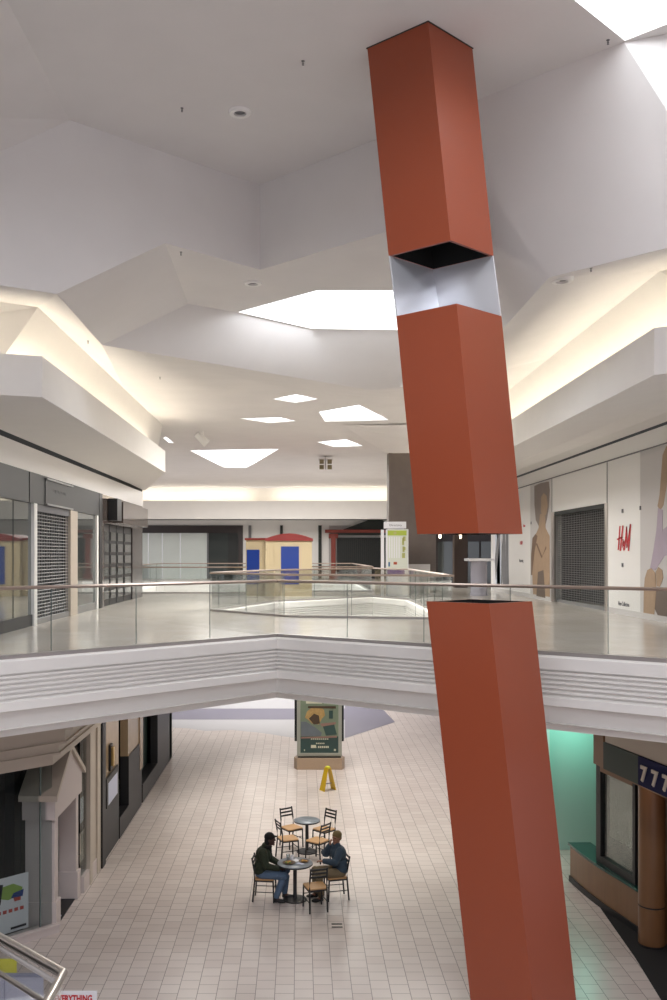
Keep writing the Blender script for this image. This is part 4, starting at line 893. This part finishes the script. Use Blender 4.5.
ev = thing('sale_sign', 'white sale sign with red EVERYTHING lettering at the bottom edge', 'sign', (XE(72), YE-.2, 0))
Y3 = YE-.2; x0, x1 = (50-CX)*Y3/F, (97-CX)*Y3/F; zt_ = EYE-(991-HY)*Y3/F
MB().box(x0, x1, Y3, Y3+.012, zt_-.8, zt_).build('board', M['cardinal'], ev)
t = textmesh('EVERYTHING', .128, .003, bold=.004, xs=.68); orient(t, ((x0+x1)/2, Y3-.004, zt_-.145), (1, 0, 0), (0, 0, 1)); t.build('lettering', M['redink'], ev)
MB().box((x0+x1)/2-.02, (x0+x1)/2+.02, Y3+.012, Y3+.04, .02, zt_-.1).build('stand_post', M['steel'], ev); MB().box((x0+x1)/2-.2, (x0+x1)/2+.2, Y3-.12, Y3+.2, 0, .02).build('foot', M['steel'], ev)

# ================================================================== TABLES AND CHAIRS
def make_table(p, r, label):
    t = thing('cafe_table', label, 'table', p)
    MB().lathe([(r, .715), (r+.004, .725), (r+.004, .737), (r, .742)], p, 40).build('tabletop', [M['tabletop']], t, smooth=True)
    MB().lathe([(r-.005, .705), (r+.006, .712), (r+.006, .732), (r+.001, .734)], p, 40).build('edge_band', M['black'], t, smooth=True)
    MB().lathe([(.13, .70), (.13, .708), (.042, .70), (.038, .69), (.038, .05), (.045, .04)], p, 24).build('pedestal', M['black'], t, smooth=True)
    MB().lathe([(.235, 0), (.24, .008), (.235, .02), (.12, .035), (.05, .05)], p, 36).build('base', M['black'], t, smooth=True)
T1 = Vector((.16, 21.85, 0)); T2 = Vector((-.10, 18.82, 0))
make_table(T1, .30, 'small round grey cafe table standing bare behind the occupied one'); make_table(T2, .35, 'small round cafe table with trays of food between the two seated men')
def make_chair(label):
    r = thing('cafe_chair', label, 'chair', (0, 0, 0), 'black ladder-back cafe chairs')      # faces +x
    mk = lambda mb, n, m=M['black'], par=r, **k: mb.build(n, m, par, **k)
    mk(MB().prism([(-.19, -.17), (-.16, -.195), (.17, -.205), (.205, -.17), (.205, .17), (.17, .205), (-.16, .195), (-.19, .17)], .437, .462), 'seat', M['seatwood'], bev=.006)
    f_ = MB()
    for a, b in (((-.18, -.18), (.185, -.185)), ((-.18, .18), (.185, .185)), ((-.18, -.18), (-.18, .18)), ((.185, -.185), (.185, .185))): along(f_, a, b, .405, .436, .022)
    mk(f_, 'seat_frame')
    for s_ in (-1, 1):
        mk(MB().tube([(.185, s_*.185, .43), (.20, s_*.19, 0)], .016, 8), 'leg', smooth=True)
        mk(MB().tube([(-.225, s_*.18, 0), (-.185, s_*.175, .44), (-.195, s_*.172, .62), (-.245, s_*.165, .87)], .017, 8), 'leg', smooth=True)
        mk(MB().tube([(.193, s_*.187, .2), (-.205, s_*.178, .2)], .009, 8), 'stretcher', smooth=True)
    mk(MB().tube([(.193, -.187, .26), (.193, .187, .26)], .009, 8), 'stretcher', smooth=True)
    for z_, x_ in ((.84, -.238), (.765, -.222), (.69, -.208)):
        mk(MB().obox((x_, 0, z_), (.016, .335, .04), mx=Matrix.Rotation(-.2, 3, 'Y')), 'back_slat', bev=.003)
    return r
chairs = [((-.20, 22.27), (.55, -.80), 'empty black ladder-back chair behind the bare table on its left, farthest left from the viewer'),
          ((-.28, 21.42), (.9, .35), 'empty black ladder-back chair at the near left of the bare table'),
          ((.57, 22.15), (-.65, -.65), 'empty black ladder-back chair at the far right of the bare table'),
          ((.40, 21.25), (-.72, .60), 'empty black ladder-back chair at the near right of the bare table, by the blue jacket'),
          ((-.70, 18.85), (1, -.10), 'black ladder-back chair under the man in dark green'),
          ((.72, 18.92), (-.95, -.22), 'black ladder-back chair under the man in slate blue'),
          ((.30, 18.32), (-.28, .96), 'empty black ladder-back chair with its back to the viewer, nearest of all')]
ch0 = None
for (x, y), (dx, dy), lbl in chairs:
    if ch0 is None: o = ch0 = make_chair(lbl)
    else: o = copy_tree(ch0); o['label'] = lbl
    o.location = (x, y, 0); o.rotation_euler = (0, 0, math.atan2(dy, dx))
# things on the near table
zt = .742
def onT(dx, dy): return Vector((T2.x+dx, T2.y+dy, zt))
p = onT(-.12, -.03); tr = thing('food_tray', 'brown food tray with tan food and salad at the left of the near table', 'tray', p)
MB().lathe([(.10, 0), (.13, .018), (.125, .02), (.095, .006)], p, 24).build('dish', M['tray'], tr, smooth=True)
fo = MB(); 
for i in range(9): fo.ell(p+Vector((random.uniform(-.06, .06), random.uniform(-.05, .05), .022)), (.028, .022, .014), 8, 5, m=i % 2)
fo.build('food', [M['food'], M['foodg']], tr, smooth=True)
p = onT(.18, .06); tr = thing('food_tray', 'brown food tray at the right of the near table', 'tray', p)
MB().lathe([(.08, 0), (.11, .018), (.105, .02), (.075, .006)], p, 24).build('dish', M['tray'], tr, smooth=True)
fo = MB()
for i in range(6): fo.ell(p+Vector((random.uniform(-.05, .05), random.uniform(-.04, .04), .022)), (.026, .02, .014), 8, 5)
fo.build('food', M['food'], tr, smooth=True)
p = onT(.02, .07); tag(MB().slab([p+Vector(v_) for v_ in ((-.12, .05, .002), (.0, -.05, .012), (.1, .02, .004), (.0, .12, .018))], (0, 0, .003)).build('paper_wrapper', M['cardinal']), 'crumpled white paper wrapper in the middle of the near table', 'paper')
p = onT(.10, -.10); tag(MB().slab([p+Vector(v_) for v_ in ((-.09, .03, .003), (.04, -.05, .003), (.11, -.01, .008), (-.03, .08, .01))], (0, 0, .003)).build('paper_napkin', M['lav']), 'folded bluish paper napkin on the near table toward the viewer', 'paper')
p = onT(-.14, .15); cc_ = thing('plastic_cup', 'clear plastic cup at the back left of the near table', 'cup', p)
MB().lathe([(.028, 0), (.034, .06), (.038, .12), (.036, .12), (.030, .05), (.024, .006)], p, 20).build('cup_wall', M['clearcup'], cc_, smooth=True); MB().lathe([(.026, .004), (.033, .07)], p, 18).build('drink', M['palegrey'], cc_, smooth=True)
p = onT(-.06, .18); cc_ = thing('paper_cup', 'small pale paper cup beside the clear cup on the near table', 'cup', p)
MB().lathe([(.026, 0), (.034, .09), (.031, .09), (.024, .006)], p, 20).build('cup_wall', M['cardinal'], cc_, smooth=True)

# ================================================================== PEOPLE
def limb(mb, pts, rs, n=12):
    pts = [Vector(p) for p in pts]
    P = []; R = []
    for i in range(len(pts)-1):
        for k in range(4): t = k/4; P.append(pts[i].lerp(pts[i+1], t)); R.append(rs[i]*(1-t)+rs[i+1]*t)
    P.append(pts[-1]); R.append(rs[-1]); mb.tube(P, R, n)
    for p, r in zip(pts, rs): mb.ell(p, (r, r, r), 12, 8)
def remesh(o, vox, sm=3):
    m = o.modifiers.new('fuse', 'REMESH'); m.mode = 'VOXEL'; m.voxel_size = vox; m.use_smooth_shade = True
    s = o.modifiers.new('relax', 'SMOOTH'); s.factor = .5; s.iterations = sm
def hand(mb, w_, d, palm_n, curl=.5):   # wrist, direction, palm normal
    d = Vector(d).normalized(); n = Vector(palm_n); n = (n-d*n.dot(d)).normalized(); s = d.cross(n)
    R = Matrix((d, s, n)).transposed(); w_ = Vector(w_)
    mb.ell(w_+d*.045, (.055, .042, .017), 14, 8, rot=R)
    for i, (off, L) in enumerate(((-.032, .060), (-.011, .072), (.011, .068), (.031, .052))):
        a = w_+d*.085+s*off; b = a+d*L*.45+n*L*.12*curl; c_ = b+(d*.6+n*.8*curl)*L*.35; e = c_+(d*.3+n*curl)*L*.3
        limb(mb, [a-d*.02, a, b, c_, e], [.0095, .0095, .009, .0085, .007], 8)
    a = w_+d*.03-s*.034; limb(mb, [a, a-s*.025+d*.02, a-s*.03+d*.05+n*.012], [.012, .011, .009], 8)
def person(label, loc, rz, head, hy, arms, legs, skin, jacket, trousers, hat, hair_long, scarf=None):
    r = thing('person', label, 'person', loc, rz=rz)
    # skeleton points (local, facing +x)
    pel = Vector((-.06, 0, .55)); wst = Vector((-.07, 0, .70)); chest = Vector((-.03, 0, .90)); neck = Vector((.02, 0, 1.055)); hd = Vector(head)
    b = MB()
    b.ell(pel, (.13, .165, .11)); b.ell(wst, (.11, .145, .13)); b.ell(chest, (.12, .17, .15)); b.ell(chest+Vector((0, 0, .09)), (.09, .17, .07))
    limb(b, [neck-Vector((0, 0, .05)), neck, hd-Vector((.01, 0, .06))], [.066, .058, .056])
    Rh = Matrix.Rotation(hy, 3, 'Z')
    b.ell(hd+Vector((0, 0, .02)), (.098, .078, .112), 18, 12, rot=Rh); b.ell(hd+Rh@Vector((.03, 0, -.055)), (.06, .058, .06), 14, 10, rot=Rh)
    b.ell(hd+Rh@Vector((.103, 0, -.01)), (.018, .014, .026), 10, 8, rot=Rh); b.ell(hd+Rh@Vector((.088, 0, .03)), (.02, .05, .012), 10, 6, rot=Rh)
    b.ell(hd+Rh@Vector((.082, 0, -.062)), (.018, .028, .012), 10, 6, rot=Rh); b.ell(hd+Rh@Vector((.075, 0, -.1)), (.024, .028, .02), 10, 6, rot=Rh)
    for s_ in (-1, 1): b.ell(hd+Rh@Vector((-.005, s_*.08, -.005)), (.018, .012, .032), 10, 8, rot=Rh)
    for s_, A in arms.items():
        sh_ = Vector((-.02, s_*.185, .985)); limb(b, [sh_, A[0], A[1]], [.052, .042, .028]); hand(b, A[1], A[2], A[3])
    for s_, L in legs.items():
        hip = Vector((-.04, s_*.095, .53)); limb(b, [hip, L[0], L[1]], [.082, .058, .038]); limb(b, [L[1], Vector(L[1])+Vector((.03, 0, -.04)), L[2]], [.04, .036, .028])
    body = b.build('body', skin, r, world=False, smooth=True); remesh(body, .0075, 2)
    # face
    for s_ in (-1, 1): MB().ell(hd+Rh@Vector((.093, s_*.032, .008)), (.008, .014, .008), 10, 6, rot=Rh).build('eye', M['eye'], r, world=False, smooth=True)
    MB().ell(hd+Rh@Vector((.097, 0, -.064)), (.006, .025, .006), 10, 6, rot=Rh).build('mouth', M['lips'], r, world=False, smooth=True)
    # hat or hair
    hm = MB(); hm.ell(hd+Rh@Vector((-.012, 0, .052)), (.108, .09, .094), 18, 12, rot=Rh)
    if hair_long: hm.ell(hd+Rh@Vector((-.045, 0, -.03)), (.07, .083, .1), 16, 10, rot=Rh)
    else: hm.ell(hd+Rh@Vector((-.05, 0, .0)), (.06, .078, .075), 16, 10, rot=Rh)
    if hair_long: hm.ell(hd+Rh@Vector((.10, 0, .065)), (.055, .06, .012), 14, 6, rot=Rh)
    ho = hm.build('cap', hat, r, world=False, smooth=True); remesh(ho, .009, 1)
    # jacket
    j = MB(); j.ell(pel+Vector((-.01, 0, .03)), (.165, .195, .11)); j.ell(wst, (.15, .185, .15)); j.ell(chest, (.165, .215, .17)); j.ell(chest+Vector((-.01, 0, .08)), (.115, .215, .085))
    limb(j, [neck-Vector((.01, 0, .05)), neck+Vector((-.012, 0, .01))], [.1, .082])
    for s_, A in arms.items():
        sh_ = Vector((-.02, s_*.185, .985)); w_ = Vector(A[0]).lerp(Vector(A[1]), .93); limb(j, [sh_, A[0], w_], [.09, .074, .055])
    jo = j.build('jacket', jacket, r, world=False, smooth=True); remesh(jo, .012, 3)
    # trousers
    t = MB(); t.ell(pel-Vector((0, 0, .02)), (.15, .18, .10))
    for s_, L in legs.items():
        hip = Vector((-.04, s_*.095, .53)); limb(t, [hip, L[0], Vector(L[0]).lerp(Vector(L[1]), .93)], [.102, .08, .062])
    to = t.build('trousers', trousers, r, world=False, smooth=True); remesh(to, .012, 2)
    for s_, L in legs.items():
        sm = MB(); a = Vector(L[1]); e = Vector(L[2]); d = (e-a); d.z = 0; d.normalize()
        ang = math.atan2(d.y, d.x); R = Matrix.Rotation(ang, 3, 'Z')
        sm.ell(Vector((a.x, a.y, .045))+d*.0, (.055, .046, .046), rot=R); sm.ell(Vector((a.x, a.y, .04))+d*.1, (.11, .046, .038), rot=R); sm.ell(Vector((a.x, a.y, .09)), (.05, .045, .05), rot=R)
        for i in range(len(sm.v)): sm.v[i].z = max(sm.v[i].z, .003)
        so_ = sm.build('shoe', M['shoes'], r, world=False, smooth=True); remesh(so_, .009, 1)
    if scarf:
        s2_ = MB(); s2_.ell(neck+Vector((.02, 0, .0)), (.105, .1, .055)); s2_.ell(neck+Vector((.08, 0, -.08)), (.04, .06, .1))
        remesh(s2_.build('scarf', scarf, r, world=False, smooth=True), .012, 2)
    return r
person('person in dark green jacket, jeans and black cap, seated left of the near table', (-.70, 18.85, .0), math.atan2(-.10, 1), (.10, 0, 1.20), -.05,
       {-1: ((.06, -.25, .74), (.29, -.12, .66), (1, .3, -.15), (0, 0, -1)), 1: ((.07, .25, .74), (.29, .14, .665), (1, -.3, -.1), (0, 0, -1))},
       {-1: ((.40, -.15, .53), (.24, -.17, .10), (.36, -.19, .04)), 1: ((.42, .12, .56), (.38, .10, .10), (.52, .10, .04))},
       M['skin1'], M['jgreen'], M['jeans'], M['hairblk'], True, M['scarf'])
person('person in slate blue jacket, seated right of the near table, hand at chin', (.74, 18.92, .0), math.atan2(-.22, -.95), (.0, 0, 1.21), .62,
       {1: ((.10, .26, .80), (.30, .12, .80), (1, -.25, 0), (0, 0, -1)), -1: ((.18, -.22, .84), (.12, -.10, 1.04), (-.1, .35, 1), (-1, .2, 0))},
       {1: ((.40, .12, .55), (.36, .13, .10), (.49, .15, .04)), -1: ((.42, -.13, .55), (.40, -.12, .10), (.54, -.12, .04))},
       M['skin2'], M['jblue'], M['khaki'], M['capbrown'], False)

# ================================================================== LIGHT
W = bpy.data.worlds.new('World'); bpy.context.scene.world = W; W.use_nodes = True
W.node_tree.nodes['Background'].inputs[0].default_value = (.84, .80, .88, 1); W.node_tree.nodes['Background'].inputs[1].default_value = .62
def area(name, loc, rot, sx, sy, e, col):
    l = bpy.data.lights.new(name, 'AREA'); l.shape = 'RECTANGLE'; l.size = sx; l.size_y = sy; l.energy = e; l.color = col
    o = bpy.data.objects.new(name, l); C.objects.link(o); o.location = loc; o.rotation_euler = rot; return o
cool = (.90, .93, 1.0); warm = (1, .9, .76)
def under(name, poly, e, col, hh=.1):
    cx = sum(p.x for p in poly)/len(poly); cy = sum(p.y for p in poly)/len(poly)
    sx = max(p.x for p in poly)-min(p.x for p in poly); sy = max(p.y for p in poly)-min(p.y for p in poly)
    area(name, (cx, cy, poly[0].z+hh), (0, 0, 0), sx*.55, sy*.55, e, col)
under('skylight_light', S0, 60, cool, .64); under('skylight_light', S1, 110, cool, .46); under('skylight_light', FILL1, 420, cool, .27); under('skylight_light', FILL2, 560, cool, .27)  # the last two serve the added, unseen openings
for i, s_ in enumerate(S[:5]): under('skylight_light', s_, 120, (1, .98, .95))
area('far_fill', (-1, 48, Z2-.3), (0, 0, 0), 9, 8, 1700, (1, .97, .92))  # area light added to brighten the far hall
area('court_fill', (.5, 28, Z2-.35), (0, 0, 0), 3, 5, 700, (1, .97, .92))  # added fill lamp for the court behind the bridge
# unseen area lights added under the slab to fill the lower hall
for (x, y) in ((0, 20.5), (-2.5, 22), (2.5, 21.5), (0, 37), (-2, 41), (3, 41)): area('hall_fill', (x, y, 4.2), (0, 0, 0), 1.2, 1.2, 38, (1, .95, .86))
pt_ = bpy.data.lights.new('teal_light', 'POINT'); pt_.energy = 30; pt_.color = (.38, 1.0, .80); pt_.shadow_soft_size = .15
o = bpy.data.objects.new('teal_light', pt_); C.objects.link(o); o.location = (6.35, 21.0, 3.0)
pw_ = bpy.data.lights.new('counter_light', 'POINT'); pw_.energy = 1.2; pw_.color = (1, .7, .4); pw_.shadow_soft_size = .1
o = bpy.data.objects.new('counter_light', pw_); C.objects.link(o); o.location = (5.9, 16.1, 2.8)

# ================================================================== CAMERA
cam = bpy.data.cameras.new('camera'); co = bpy.data.objects.new('camera', cam); C.objects.link(co)
co.location = (0, 0, EYE); co.rotation_euler = (PI/2, 0, 0); cam.sensor_fit = 'HORIZONTAL'; cam.sensor_width = 36
cam.lens = F/667*36; cam.shift_x = (333.5-CX)/667; cam.shift_y = (HY-500)/667; cam.clip_end = 200
S_ = bpy.context.scene; S_.camera = co
S_.view_settings.view_transform = 'Standard'; S_.view_settings.look = 'None'; S_.view_settings.exposure = .28; S_.view_settings.gamma = 1; S_.view_settings.use_curve_mapping = False
